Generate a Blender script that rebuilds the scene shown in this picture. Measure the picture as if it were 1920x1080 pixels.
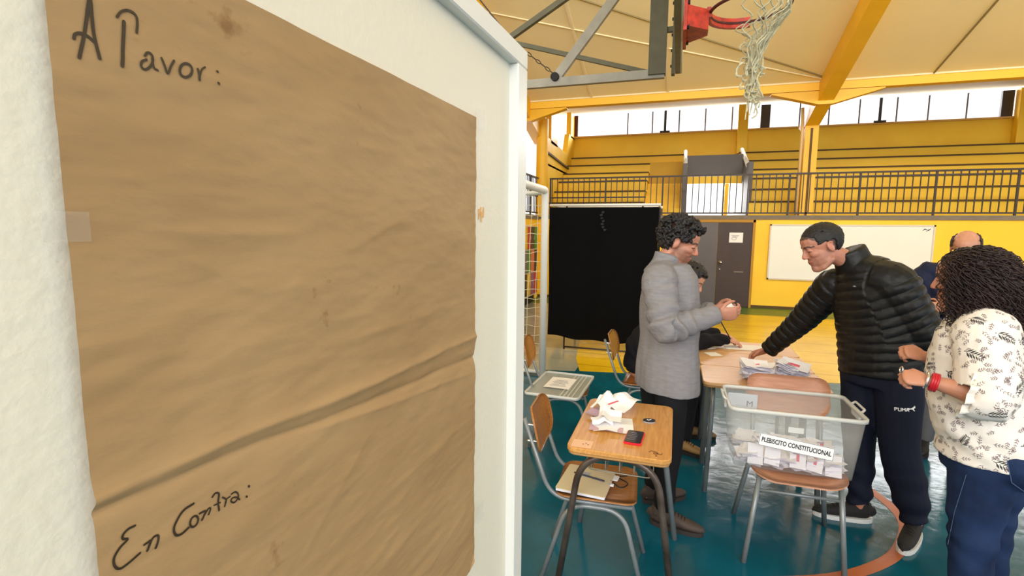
import bpy, math, random
import numpy as np
from mathutils import Vector, Matrix
from mathutils.bvhtree import BVHTree
random.seed(7)
for o in list(bpy.data.objects): bpy.data.objects.remove(o)
SC = bpy.context.scene
COL = SC.collection
V = Vector
PI = math.pi
# ------------------------------------------------------------------ camera
FPX, CH = 950.0, 1.7
_p, _r, _y = math.radians(6.68), math.radians(.554), math.radians(17.92)
_F = V((0, math.cos(_p), -math.sin(_p))); _U = V((0, math.sin(_p), math.cos(_p))); _R = V((1, 0, 0))
_R2 = _R*math.cos(_r) + _U*math.sin(_r); _U2 = -_R*math.sin(_r) + _U*math.cos(_r)
_Z = Matrix.Rotation(_y, 3, 'Z')
CF, CR, CU = _Z @ _F, _Z @ _R2, _Z @ _U2
CAMP = V((0, 0, CH))
cam = bpy.data.cameras.new('camera'); camo = bpy.data.objects.new('camera', cam); COL.objects.link(camo)
cam.sensor_width = 36; cam.lens = FPX/1920*36; cam.clip_start = .02
camo.matrix_world = Matrix(((CR.x, CU.x, -CF.x, 0), (CR.y, CU.y, -CF.y, 0), (CR.z, CU.z, -CF.z, CH), (0, 0, 0, 1)))
SC.camera = camo
def ray(x, y): return CF + CR*((x-960)/FPX) - CU*((y-540)/FPX)
def atd(x, y, d): return CAMP + ray(x, y)*d
def atz(x, y, z=0): r = ray(x, y); return CAMP + r*((z-CH)/r.z)
def atY(x, y, Y): r = ray(x, y); return CAMP + r*(Y/r.y)
def atX(x, y, X): r = ray(x, y); return CAMP + r*(X/r.x)
# ------------------------------------------------------------------ world, light, exposure
SC.view_settings.view_transform = 'Standard'; SC.view_settings.look = 'None'
SC.view_settings.gamma = 1; SC.view_settings.use_curve_mapping = False
SC.view_settings.exposure = 0.18
W = bpy.data.worlds.new('sky'); SC.world = W; W.use_nodes = True
bg = W.node_tree.nodes['Background']; bg.inputs[0].default_value = (.93, .96, 1, 1); bg.inputs[1].default_value = 1.5
def area(name, loc, rot, sx, sy, power, col=(1, 1, 1)):
    l = bpy.data.lights.new(name, 'AREA'); l.shape = 'RECTANGLE'; l.size = sx; l.size_y = sy; l.energy = power; l.color = col
    o = bpy.data.objects.new(name, l); COL.objects.link(o); o.location = loc; o.rotation_euler = rot
    return o
# daylight from the long window band on the camera's side of the hall
area('window_light_near', (.5, -4.8, 4.2), (math.radians(94), 0, 0), 12, 2.6, 640, (1, .985, .95))

# bright overcast sky just outside the window band and the glazed entrance
area('window_light_far', (4, 21.5, 7.2), (math.radians(-64), 0, 0), 17, 4, 4200, (.96, .98, 1))
area('entrance_light', (1.1, 16.6, 2.65), (math.radians(-82), 0, 0), 1.5, 1.0, 110, (1, .99, .96))
# added fill light above the court, no fixture there, to brighten the stand
area('stand_fill_light', (4, 5.2, 5.9), (math.radians(76), 0, 0), 9, .5, 260, (1, .93, .80))
# ------------------------------------------------------------------ helpers
def node_mat(name):
    m = bpy.data.materials.new(name); m.use_nodes = True
    nt = m.node_tree; b = nt.nodes['Principled BSDF']
    return m, nt, b
def N(nt, t, **kw):
    n = nt.nodes.new(t)
    for k, v in kw.items():
        if k.startswith('i_'): n.inputs[k[2:].replace('_', ' ')].default_value = v
        else: setattr(n, k, v)
    return n
def mat(name, c, rough=.6, metal=0, var=.0, vscale=6, bump=0, bscale=60, stretch=None, spec=.5, c2=None, emit=None, coat=0, detail=4):
    m, nt, b = node_mat(name)
    b.inputs['Roughness'].default_value = rough; b.inputs['Metallic'].default_value = metal
    b.inputs['Specular IOR Level'].default_value = spec
    b.inputs['Coat Weight'].default_value = coat
    b.inputs['Base Color'].default_value = (*c, 1)
    tc = N(nt, 'ShaderNodeTexCoord'); mp = N(nt, 'ShaderNodeMapping'); nt.links.new(tc.outputs['Object'], mp.inputs[0])
    if stretch: mp.inputs['Scale'].default_value = stretch
    if var or c2:
        n = N(nt, 'ShaderNodeTexNoise'); n.inputs['Scale'].default_value = vscale; n.inputs['Detail'].default_value = detail
        nt.links.new(mp.outputs[0], n.inputs[0])
        cr = N(nt, 'ShaderNodeValToRGB'); cr.color_ramp.elements[0].position = .3; cr.color_ramp.elements[1].position = .7
        c2 = c2 or tuple(max(0, x*(1-var)) for x in c)
        cr.color_ramp.elements[0].color = (*c2, 1); cr.color_ramp.elements[1].color = (*c, 1)
        nt.links.new(n.outputs[0], cr.inputs[0]); nt.links.new(cr.outputs[0], b.inputs['Base Color'])
    if bump:
        n = N(nt, 'ShaderNodeTexNoise'); n.inputs['Scale'].default_value = bscale; n.inputs['Detail'].default_value = 3
        nt.links.new(mp.outputs[0], n.inputs[0])
        bp = N(nt, 'ShaderNodeBump'); bp.inputs['Strength'].default_value = bump; bp.inputs['Distance'].default_value = .01
        nt.links.new(n.outputs[0], bp.inputs['Height']); nt.links.new(bp.outputs[0], b.inputs['Normal'])
    if emit:
        b.inputs['Emission Color'].default_value = (*emit[:3], 1); b.inputs['Emission Strength'].default_value = emit[3]
    return m
def attr_mat(name, rough=.55, bump=0, bscale=80, sss=0, sheen=0, spec=.5):
    m, nt, b = node_mat(name)
    a = N(nt, 'ShaderNodeAttribute'); a.attribute_name = 'Col'
    nt.links.new(a.outputs['Color'], b.inputs['Base Color']); b.inputs['Roughness'].default_value = rough
    b.inputs['Specular IOR Level'].default_value = spec; b.inputs['Sheen Weight'].default_value = sheen
    if bump:
        tc = N(nt, 'ShaderNodeTexCoord'); n = N(nt, 'ShaderNodeTexNoise'); n.inputs['Scale'].default_value = bscale
        nt.links.new(tc.outputs['Object'], n.inputs[0])
        bp = N(nt, 'ShaderNodeBump'); bp.inputs['Strength'].default_value = bump; bp.inputs['Distance'].default_value = .01
        nt.links.new(n.outputs[0], bp.inputs['Height']); nt.links.new(bp.outputs[0], b.inputs['Normal'])
    return m
def glassy(name, tint, opac, rough=.1):
    m = bpy.data.materials.new(name); m.use_nodes = True; nt = m.node_tree; nt.nodes.clear()
    out = N(nt, 'ShaderNodeOutputMaterial'); mx = N(nt, 'ShaderNodeMixShader'); tr = N(nt, 'ShaderNodeBsdfTransparent')
    p = N(nt, 'ShaderNodeBsdfPrincipled'); p.inputs['Base Color'].default_value = (*tint, 1); p.inputs['Roughness'].default_value = rough
    tr.inputs[0].default_value = (.97, .97, .97, 1)
    mx.inputs[0].default_value = opac
    nt.links.new(tr.outputs[0], mx.inputs[1]); nt.links.new(p.outputs[0], mx.inputs[2]); nt.links.new(mx.outputs[0], out.inputs[0])
    return m
class MB:
    """collects pieces of geometry for ONE mesh object"""
    def __init__(s): s.v = []; s.f = []
    def add(s, v, f):
        k = len(s.v); s.v += [tuple(x) for x in v]; s.f += [tuple(i+k for i in q) for q in f]; return s
    def box(s, c, d, R=None, bev=0):
        x, y, z = (q/2 for q in d); c = V(c)
        if bev <= 0:
            vs = [V((a*x, b*y, e*z)) for a in (-1, 1) for b in (-1, 1) for e in (-1, 1)]
            fs = [(0, 1, 3, 2), (4, 6, 7, 5), (0, 4, 5, 1), (2, 3, 7, 6), (0, 2, 6, 4), (1, 5, 7, 3)]
        else:
            b = min(bev, x*.9, y*.9, z*.9); vs = []; idx = {}
            for i, a in enumerate((-1, 1)):
                for j, g in enumerate((-1, 1)):
                    for k, e in enumerate((-1, 1)):
                        for ax in range(3):
                            p = [a*x, g*y, e*z]; q = [a*(x-b), g*(y-b), e*(z-b)]; w = list(q); w[ax] = p[ax]
                            idx[(i, j, k, ax)] = len(vs); vs.append(V(w))
            fs = []
            for ax in range(3):
                o1, o2 = [t for t in range(3) if t != ax]
                for sgn in (0, 1):
                    q = []
                    for (m, n) in ((0, 0), (1, 0), (1, 1), (0, 1)):
                        t = [0, 0, 0]; t[ax] = sgn; t[o1] = m; t[o2] = n; q.append(idx[(*t, ax)])
                    fs.append(tuple(q))
            for ax in range(3):
                o1, o2 = [t for t in range(3) if t != ax]
                for m in (0, 1):
                    for n in (0, 1):
                        q = []
                        for sgn, oo in ((0, o1), (0, o2), (1, o2), (1, o1)):
                            t = [0, 0, 0]; t[ax] = sgn; t[o1] = m; t[o2] = n; q.append(idx[(*t, oo)])
                        fs.append(tuple(q))
            for i in (0, 1):
                for j in (0, 1):
                    for k in (0, 1): fs.append(tuple(idx[(i, j, k, ax)] for ax in range(3)))
        if R is not None: vs = [R @ q for q in vs]
        return s.add([c+q for q in vs], fs)
    def bar(s, a, b, w, h, up=(0, 0, 1)):
        a, b = V(a), V(b); d = (b-a).normalized(); u = V(up)
        sd = d.cross(u)
        if sd.length < 1e-4: sd = d.cross(V((1, 0, 0)))
        sd.normalize(); u = sd.cross(d)
        vs = [p + sd*(i*w/2) + u*(j*h/2) for p in (a, b) for i, j in ((-1, -1), (1, -1), (1, 1), (-1, 1))]
        return s.add(vs, [(3, 2, 1, 0), (4, 5, 6, 7), (0, 1, 5, 4), (1, 2, 6, 5), (2, 3, 7, 6), (3, 0, 4, 7)])
    def tube(s, pts, r, n=10, side=None, cap='flat', closed=False):
        v, f = tube(pts, r, n, side, cap, closed); return s.add(v, f)
    def prism(s, poly, h0, h1, M=None):
        """poly: list of (x,y); extruded from h0 to h1 along z, then M"""
        n = len(poly); vs = [V((x, y, h)) for h in (h0, h1) for x, y in poly]
        if M is not None: vs = [M @ q for q in vs]
        return s.add(vs, [tuple(range(n-1, -1, -1)), tuple(range(n, 2*n))] + [(i, (i+1) % n, n+(i+1) % n, n+i) for i in range(n)])
    def quad(s, a, b, c, d): return s.add([a, b, c, d], [(0, 1, 2, 3)])
    def build(s, name, m, parent=None, smooth=False, kind=None):
        me = bpy.data.meshes.new(name); me.from_pydata([tuple(q) for q in s.v], [], s.f); me.validate(); me.update()
        if m: me.materials.append(m)
        if smooth: me.polygons.foreach_set('use_smooth', [True]*len(me.polygons))
        o = bpy.data.objects.new(name, me); COL.objects.link(o)
        if parent: o.parent = parent
        if kind: o['kind'] = kind
        return o
def tube(pts, r, n=10, side=None, cap='flat', closed=False):
    """r: number, list of numbers or list of (a,b) half axes; a lies along side"""
    P = [V(p) for p in pts]; k = len(P)
    if not isinstance(r, (list, tuple)): r = [r]*k
    rr = [(q, q) if not isinstance(q, (list, tuple)) else q for q in r]
    if cap == 'round':
        d0 = (P[0]-P[1]).normalized(); d1 = (P[-1]-P[-2]).normalized(); a0, a1 = rr[0], rr[-1]
        pre = [(P[0]+d0*(min(a0)*math.sin(t)), (a0[0]*math.cos(t), a0[1]*math.cos(t))) for t in (1.45, 1.05, .6)]
        post = [(P[-1]+d1*(min(a1)*math.sin(t)), (a1[0]*math.cos(t), a1[1]*math.cos(t))) for t in (.6, 1.05, 1.45)]
        P = [q[0] for q in pre]+P+[q[0] for q in post]; rr = [q[1] for q in pre]+rr+[q[1] for q in post]; k = len(P)
    tans = []
    for i in range(k):
        if closed: t = P[(i+1) % k]-P[i-1]
        else: t = P[min(i+1, k-1)]-P[max(i-1, 0)]
        tans.append(t.normalized() if t.length > 1e-9 else V((0, 0, 1)))
    if side is None:
        side = V((0, 0, 1)) if abs(tans[0].z) < .9 else V((1, 0, 0))
    sd = V(side); vs = []
    for i in range(k):
        t = tans[i]; sd = sd - t*sd.dot(t)
        if sd.length < 1e-6: sd = t.orthogonal()
        sd.normalize(); u = t.cross(sd)
        for j in range(n):
            a = 2*PI*j/n
            vs.append(P[i] + sd*(rr[i][0]*math.cos(a)) + u*(rr[i][1]*math.sin(a)))
    fs = []
    for i in range(k if closed else k-1):
        i2 = (i+1) % k
        for j in range(n):
            j2 = (j+1) % n
            fs.append((i*n+j, i*n+j2, i2*n+j2, i2*n+j))
    if not closed:
        fs.append(tuple(range(n-1, -1, -1))); fs.append(tuple(range((k-1)*n, k*n)))
    return vs, fs
def arc_pts(ctrl, rad=.05, n=5):
    """polyline with rounded corners"""
    C = [V(c) for c in ctrl]; out = [C[0]]
    for i in range(1, len(C)-1):
        a, b, c = C[i-1], C[i], C[i+1]
        d1 = (a-b); d2 = (c-b); q = min(rad, d1.length*.49, d2.length*.49)
        p1 = b+d1.normalized()*q; p2 = b+d2.normalized()*q
        for k in range(n+1):
            t = k/n; out.append(p1*(1-t)**2 + b*2*t*(1-t) + p2*t*t)
    out.append(C[-1]); return out
def bez(pts, n=6):
    """catmull-rom through points"""
    P = [V(p) for p in pts]; out = []
    for i in range(len(P)-1):
        a = P[i-1] if i else P[i]*2-P[i+1]; b = P[i]; c = P[i+1]; d = P[i+2] if i+2 < len(P) else P[i+1]*2-P[i]
        for k in range(n):
            t = k/n
            out.append(.5*((2*b)+(c-a)*t+(2*a-5*b+4*c-d)*t*t+(3*b-a-3*c+d)*t**3))
    out.append(P[-1]); return out
def empty(name, loc=(0, 0, 0), rz=0, label=None, cat=None, group=None, kind=None):
    o = bpy.data.objects.new(name, None); COL.objects.link(o); o.location = loc; o.rotation_euler = (0, 0, rz)
    o.empty_display_size = .1
    return tag(o, label, cat, group, kind)
def tag(o, label=None, cat=None, group=None, kind=None):
    if label: o['label'] = label
    if cat: o['category'] = cat
    if group: o['group'] = group
    if kind: o['kind'] = kind
    return o
def struct(o, label=None):
    o['kind'] = 'structure'
    if label: o['label'] = label
    return o
def copy_tree(o, parent=None):
    c = o.copy(); COL.objects.link(c)
    if parent: c.parent = parent
    for ch in list(o.children): copy_tree(ch, c)
    return c
def text_mesh(name, s, size, m, M, parent, ext=.0006, bold=0, sx=1, off=0):
    cu = bpy.data.curves.new('t', 'FONT'); cu.body = s; cu.size = size; cu.extrude = ext; cu.align_x = 'CENTER'; cu.align_y = 'CENTER'; cu.offset = bold
    cu.resolution_u = 3
    to = bpy.data.objects.new('t', cu); COL.objects.link(to)
    me = bpy.data.meshes.new_from_object(to); bpy.data.objects.remove(to)
    me.transform(Matrix.Diagonal((sx, 1, 1, 1))); me.transform(M)
    me.materials.clear(); me.materials.append(m)
    o = bpy.data.objects.new(name, me); COL.objects.link(o); o.parent = parent
    return o
# numpy value noise
_rng = np.random.RandomState(3); _TAB = _rng.rand(4096)
def _hash(i, j, k): return _TAB[(i*73856093 ^ j*19349663 ^ k*83492791) & 4095]
def vnoise(P, scale=1., seed=0):
    P = np.asarray(P, float)*scale + seed*17.31
    I = np.floor(P).astype(np.int64); Fr = P-I; u = Fr*Fr*(3-2*Fr); r = 0
    for a in (0, 1):
        for b in (0, 1):
            for c in (0, 1):
                w = (u[:, 0] if a else 1-u[:, 0])*(u[:, 1] if b else 1-u[:, 1])*(u[:, 2] if c else 1-u[:, 2])
                r = r + w*_hash(I[:, 0]+a, I[:, 1]+b, I[:, 2]+c)
    return r*2-1
def fbm(P, scale=1, oct=3, seed=0):
    r = 0; a = 1
    for i in range(oct): r = r+a*vnoise(P, scale*2**i, seed+i); a *= .5
    return r
def co_of(me):
    a = np.empty(len(me.vertices)*3, np.float32); me.vertices.foreach_get('co', a); return a.reshape(-1, 3).astype(float)
def no_of(me):
    a = np.empty(len(me.vertices)*3, np.float32); me.vertex_normals.foreach_get('vector', a); return a.reshape(-1, 3).astype(float)
def set_co(me, P): me.vertices.foreach_set('co', P.astype(np.float32).ravel()); me.update()
def set_col(me, C):
    a = me.color_attributes.new('Col', 'FLOAT_COLOR', 'POINT'); d = np.ones((len(C), 4), np.float32); d[:, :3] = C
    a.data.foreach_set('color', d.ravel())
def remesh(mb, voxel, smooth=4, fac=.5):
    """union of overlapping closed pieces -> one continuous mesh"""
    o = mb.build('tmp', None)
    r = o.modifiers.new('r', 'REMESH'); r.mode = 'VOXEL'; r.voxel_size = voxel; r.use_smooth_shade = True
    s = o.modifiers.new('s', 'SMOOTH'); s.factor = fac; s.iterations = smooth
    dg = bpy.context.evaluated_depsgraph_get(); dg.update()
    me = bpy.data.meshes.new_from_object(o.evaluated_get(dg)); old = o.data
    bpy.data.objects.remove(o); bpy.data.meshes.remove(old)
    me.polygons.foreach_set('use_smooth', [True]*len(me.polygons)); me.update()
    return me
def link_mesh(name, me, m, parent=None):
    me.name = name; me.materials.clear(); me.materials.append(m)
    o = bpy.data.objects.new(name, me); COL.objects.link(o)
    if parent: o.parent = parent
    return o
# ------------------------------------------------------------------ materials
def S(r, g, b):
    return tuple(((q/255)/12.92 if q/255 <= .04045 else ((q/255+.055)/1.055)**2.4) for q in (r, g, b))
M = {}
M['yellow'] = mat('yellow_paint', S(254, 208, 48), .55, var=.1, vscale=1.3, bump=.08, bscale=25, c2=S(248, 194, 34))
M['yellow_steel'] = mat('yellow_steel_paint', S(238, 182, 20), .45, var=.1, vscale=2)
M['ceiling'] = mat('cream_ceiling_board', S(246, 228, 178), .75, var=.06, vscale=.7)
M['seam'] = mat('cream_batten', S(240, 222, 180), .7)
M['seam_dark'] = mat('dark_joint', S(140, 122, 80), .8)
M['dark_edge'] = mat('dark_brown_edge', S(86, 62, 20), .7)
M['rail'] = mat('dark_rail_paint', S(58, 46, 42), .5, var=.3, vscale=8)
M['slab'] = mat('grey_slab', S(128, 118, 104), .8, var=.2, vscale=9)
M['sill'] = mat('sill_wood', S(214, 168, 92), .7)
M['grey_panel'] = mat('grey_panel', S(100, 96, 96), .6, var=.06, vscale=2)
M['white_steel'] = mat('white_steel', S(228, 226, 220), .45, var=.08, vscale=5)
M['white_paint'] = mat('white_paint', S(240, 238, 230), .6)
M['dark_door'] = mat('dark_brown_door', S(62, 44, 38), .5, var=.15, vscale=4, stretch=(1, 1, .3))
M['grey_door'] = mat('grey_door', S(92, 86, 88), .45, var=.1, vscale=3)
M['chrome'] = mat('chrome', (.75, .75, .76), .25, 1)
M['galv'] = mat('galvanised', S(158, 152, 138), .5, .25, var=.25, vscale=7)
M['olive_steel'] = mat('olive_grey_steel', S(106, 102, 80), .6, .1, var=.25, vscale=9)
M['black'] = mat('black_rubber', S(22, 20, 22), .7)
M['red_steel'] = mat('orange_red_paint', S(216, 60, 34), .5, var=.35, vscale=22, c2=S(150, 38, 26))
M['red'] = mat('red_paint', S(200, 24, 34), .5)
M['rope'] = mat('frayed_rope', S(206, 200, 168), .9, var=.35, vscale=30)
M['glass'] = glassy('window_glass', (.93, .96, 1), .16, .05)
M['mullion'] = mat('grey_mullion', S(112, 110, 122), .5)
def floor_mat(name, c, c2, rough=.3, planks=False):
    m, nt, b = node_mat(name)
    tc = N(nt, 'ShaderNodeTexCoord')
    n = N(nt, 'ShaderNodeTexNoise'); n.inputs['Scale'].default_value = 2.2; n.inputs['Detail'].default_value = 6; nt.links.new(tc.outputs['Object'], n.inputs[0])
    cr = N(nt, 'ShaderNodeValToRGB'); cr.color_ramp.elements[0].position = .35; cr.color_ramp.elements[1].position = .65
    cr.color_ramp.elements[0].color = (*c2, 1); cr.color_ramp.elements[1].color = (*c, 1)
    nt.links.new(n.outputs[0], cr.inputs[0])
    n2 = N(nt, 'ShaderNodeTexNoise'); n2.inputs['Scale'].default_value = 9; n2.inputs['Detail'].default_value = 4; nt.links.new(tc.outputs['Object'], n2.inputs[0])
    mr = N(nt, 'ShaderNodeMapRange'); mr.inputs['To Min'].default_value = rough-.08; mr.inputs['To Max'].default_value = rough+.08
    nt.links.new(n2.outputs[0], mr.inputs[0]); nt.links.new(mr.outputs[0], b.inputs['Roughness'])
    out = cr.outputs[0]
    if planks:
        mp = N(nt, 'ShaderNodeMapping'); mp.inputs['Rotation'].default_value = (0, 0, .03); nt.links.new(tc.outputs['Object'], mp.inputs[0])
        br = N(nt, 'ShaderNodeTexBrick'); br.inputs['Scale'].default_value = 1; br.inputs['Mortar Size'].default_value = .012
        br.inputs['Brick Width'].default_value = 6; br.inputs['Row Height'].default_value = .62
        br.inputs['Color1'].default_value = (1, 1, 1, 1); br.inputs['Color2'].default_value = (.93, .93, .93, 1); br.inputs['Mortar'].default_value = (.55, .5, .4, 1)
        nt.links.new(mp.outputs[0], br.inputs[0])
        mx = N(nt, 'ShaderNodeMixRGB'); mx.blend_type = 'MULTIPLY'; mx.inputs[0].default_value = 1
        nt.links.new(out, mx.inputs[1]); nt.links.new(br.outputs[0], mx.inputs[2]); out = mx.outputs[0]
    nt.links.new(out, b.inputs['Base Color'])
    bp = N(nt, 'ShaderNodeBump'); bp.inputs['Strength'].default_value = .12; bp.inputs['Distance'].default_value = .02
    nt.links.new(n2.outputs[0], bp.inputs['Height']); nt.links.new(bp.outputs[0], b.inputs['Normal'])
    return m
M['floor_teal'] = floor_mat('teal_floor_paint', S(12, 94, 118), S(10, 78, 98), .16)
M['floor_yellow'] = floor_mat('yellow_floor_paint', S(236, 196, 30), S(222, 180, 20), .24, True)
M['floor_green'] = floor_mat('green_floor_paint', S(88, 120, 48), S(74, 104, 40), .4)
M['floor_grey'] = floor_mat('grey_floor', S(170, 172, 160), S(150, 154, 146), .2)
M['line_orange'] = floor_mat('orange_line_paint', S(196, 108, 52), S(160, 84, 44), .4)
# ------------------------------------------------------------------ setting
YB, YW, XE = 12.31, 16.1, -3.3           # back wall, window wall above the stand, end wall
def SB(name, c, d, m, parent=None, bev=0):
    o = MB().box(c, d, bev=bev).build(name, m, parent)
    return struct(o) if parent is None else o
def SX(x0, x1, y0, y1, z0, z1): return ((x0+x1)/2, (y0+y1)/2, (z0+z1)/2), (abs(x1-x0), abs(y1-y0), abs(z1-z0))
def slab(name, x0, x1, y0, y1, z0, z1, m, parent=None, bev=0):
    c, d = SX(x0, x1, y0, y1, z0, z1); return SB(name, c, d, m, parent, bev)
floor = slab('floor', -8, 14, -9, YB+.2, -.1, 0, M['floor_teal'])
def floor_area(name, poly, m, h=.0015):
    return MB().prism(poly, 0.0, h).build(name, m, floor)
floor_area('green_border', [(XE, 11.2), (13.9, 11.2), (13.9, YB), (XE, YB)], M['floor_green'], .001)
floor_area('grey_area', [(XE, 5.7), (-1.9, 5.75), (-1.1, 5.9), (-1.1, 11.2), (XE, 11.2)], M['floor_grey'], .001)  # pale grey zone of the floor beside the yellow area
yl = [(-1.05, 5.93), (1.75, 6.42), (9, 7.1), (13.9, 7.5), (13.9, 11.2), (-1.1, 11.2), (-1.32, 10.2), (-1.38, 8.8), (-1.34, 7.5), (-1.2, 6.5)]
floor_area('yellow_area', yl, M['floor_yellow'], .002)
arc = bez([V((1.02, 3.95, 0)), V((1.24, 3.84, 0)), V((1.34, 3.6, 0)), V((1.35, 3.4, 0)), V((1.28, 3.2, 0)), V((1.12, 2.95, 0)), V((.8, 2.7, 0)), V((.3, 2.5, 0))], 6)
mb = MB()
L_ = []; R_ = []
for i, p in enumerate(arc):
    t = (arc[min(i+1, len(arc)-1)]-arc[max(i-1, 0)]).normalized(); nn = V((-t.y, t.x, 0))*.032
    L_.append(p+nn); R_.append(p-nn)
k = len(arc); mb.add([q+V((0, 0, .002)) for q in L_+R_], [(i, k+i, k+i+1, i+1) for i in range(k-1)])
mb.build('orange_line', M['line_orange'], floor)
# back wall of the court
wb = slab('wall_back', XE-.1, 14, YB, YB+.2, 0, 1.95, M['yellow'])
slab('wall_trim', XE, 14, YB-.02, YB, 0, .06, M['dark_edge'], wb)
# end wall below the end gallery, near wall
we = slab('wall_left', XE-.15, XE, -9, YB, 0, 1.95, M['yellow'])
# doors
def door(n, x0, x1, m, handle, sheet=None):
    d = slab('door_%d' % n, x0, x1, YB-.05, YB-.005, .01, 1.88, m)
    if handle:
        hb = MB(); hx = x0+.07
        hb.tube([(hx, YB-.05, 1.0), (hx, YB-.10, 1.0)], .012, 10); hb.tube([(hx, YB-.10, 1.0), (hx, YB-.145, 1.0)], [.03, .034], 12, cap='round')
        hb.tube([(hx, YB-.05, 1.0), (hx, YB-.056, 1.0)], .038, 14); hb.build('knob', M['chrome'], d, True)
        kb = MB(); kb.tube([(hx-.01, YB-.05, .84), (hx-.01, YB-.062, .84)], .018, 10); kb.build('lock', M['chrome'], d, True)
        slab('pull', x0+.36, x0+.55, YB-.065, YB-.045, .785, .80, M['galv'], d)
    return d
d1 = door(1, .9-.76, .865, M['grey_door'], False)
d2 = door(2, .875, 1.57, M['dark_door'], True)
fr = struct(MB().box(*SX(.08, .14, YB-.07, YB, 0, 1.94)).box(*SX(1.57, 1.62, YB-.07, YB, 0, 1.94)).box(*SX(.08, 1.62, YB-.07, YB, 1.885, 1.945)).build('trim_1', mat('door_frame_paint', S(176, 128, 24), .6)))
paper = mat('paper_white', S(238, 238, 240), .8)
ink = mat('ink_dark', S(40, 38, 44), .8); ink_grey = mat('ink_grey', S(140, 138, 146), .8); ink_pink = mat('ink_pink', S(222, 96, 120), .8)
nt_ = slab('notice', 1.10, 1.38, YB-.056, YB-.052, 1.44, 1.66, paper)
nt_.pop('kind', None); tag(nt_, 'white paper notice taped on the dark brown door', 'notice')
mb = MB(); mb.tube([(1.2+.045*math.cos(a), YB-.058, 1.53+.03*math.sin(a)) for a in np.linspace(0, 6.28, 14)], .004, 5)
for i in range(3): mb.box((1.22, YB-.058, 1.6-.018*i), (.16-.03*i, .002, .006))
mb.build('printed_text', ink_grey, nt_)
# whiteboard on the wall
wbd = empty('whiteboard', (3.4, YB, .65), 0, 'long white board on the yellow wall behind the man in black', 'whiteboard')
def rel(o, p):
    """keep world geometry when parenting under an empty at p"""
    o.data.transform(Matrix.Translation(-V(p))); return o
def under(par, o):
    o.parent = par; rel(o, par.location); return o
wbsurf = mat('whiteboard_surface', S(234, 234, 226), .3, var=.04, vscale=2)
under(wbd, MB().box(*SX(1.93, 4.87, YB-.035, YB-.01, .67, 1.83)).build('board_surface', wbsurf))
mb = MB()
for (a, b, c, d) in ((1.91, 4.89, .65, .68), (1.91, 4.89, 1.82, 1.85)): mb.box(*SX(a, b, YB-.05, YB-.005, c, d))
for (a, b) in ((1.91, 1.94), (4.86, 4.89)): mb.box(*SX(a, b, YB-.05, YB-.005, .65, 1.85))
under(wbd, mb.build('frame', mat('board_frame', S(214, 206, 190), .5)))
mb = MB()
for i in range(4): mb.tube([(4.68+.03*i, YB-.037, 1.74+.02*math.sin(i*2)), (4.72+.03*i, YB-.037, 1.78-.02*math.sin(i))], .006, 5)
under(wbd, mb.build('marker_scribble', mat('marker', S(70, 90, 100), .7)))
# gallery slab and grandstand above the back wall
gal = empty('grandstand', (5, 14, 1.95), 0, kind='structure')
under(gal, MB().box(*SX(XE-.15, 14, YB-.03, YB+.75, 1.95, 2.04)).build('walkway_slab', M['slab']))
TY = [12.95+.55*i for i in range(6)]
TZ = [atY(1700, y, TY[i]).z for i, y in enumerate([375, 350, 328, 310, 292, 275])]
XA = atY(1217, 320, 14.8).x; XV0 = atY(1284, 330, 14.3).x; XV1 = atY(1394, 330, 14.3).x
segs = [(XE+.1, XA), (XV1, 14)]
for i in range(6):
    z0 = TZ[i-1] if i else 2.04; z1 = TZ[i]
    ss = [(XE+.1, XV0), (XV1, 14)] if i == 5 else segs
    for a, b in ss:
        under(gal, MB().box(*SX(a, b, TY[i], YW, z0, z1-.03)).build('step', M['yellow']))
        under(gal, MB().box(*SX(a, b, TY[i]-.035, TY[i]+.5, z1-.035, z1)).build('seat_edge', M['dark_edge']))
# aisle: plain wall behind, its shadow put into a darker yellow, small steps in front
under(gal, MB().box(*SX(XA, XV0-.06, 15.15, YW, 2.04, TZ[4]+.02)).build('aisle_wall', mat('aisle_shaded_yellow', S(218, 172, 40), .6)))
for i in range(5):
    under(gal, MB().box(*SX(XA, XV0-.06, 13.0+.35*i, 15.15, 2.04+.18*i, 2.22+.18*i)).build('aisle_step', M['yellow']))
# entrance cut through the stand
under(gal, MB().box(*SX(XV0-.06, XV0+.04, 13.0, YW, 2.04, TZ[3])).build('entrance_cheek', M['grey_panel']))
under(gal, MB().box(*SX(XV1-.04, XV1+.06, 13.0, YW, 2.04, TZ[3])).build('entrance_cheek', M['grey_panel']))
zt, zm, zb = atY(1340, 291, 14.3).z, atY(1340, 328, 14.3).z, atY(1340, 344, 14.3).z
under(gal, MB().box(*SX(XV0+.04, XV1-.04, 14.25, 14.35, zm, zt)).build('grey_parapet_panel', M['grey_panel']))
under(gal, MB().box(*SX(XV0+.04, XV1-.04, 14.27, 14.4, zb, zm)).build('lintel', M['yellow']))
under(gal, MB().box(*SX(XV0+.04, XV1-.04, 14.35, YW, zm-.06, zm)).build('entrance_ceiling', M['white_paint']))
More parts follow.
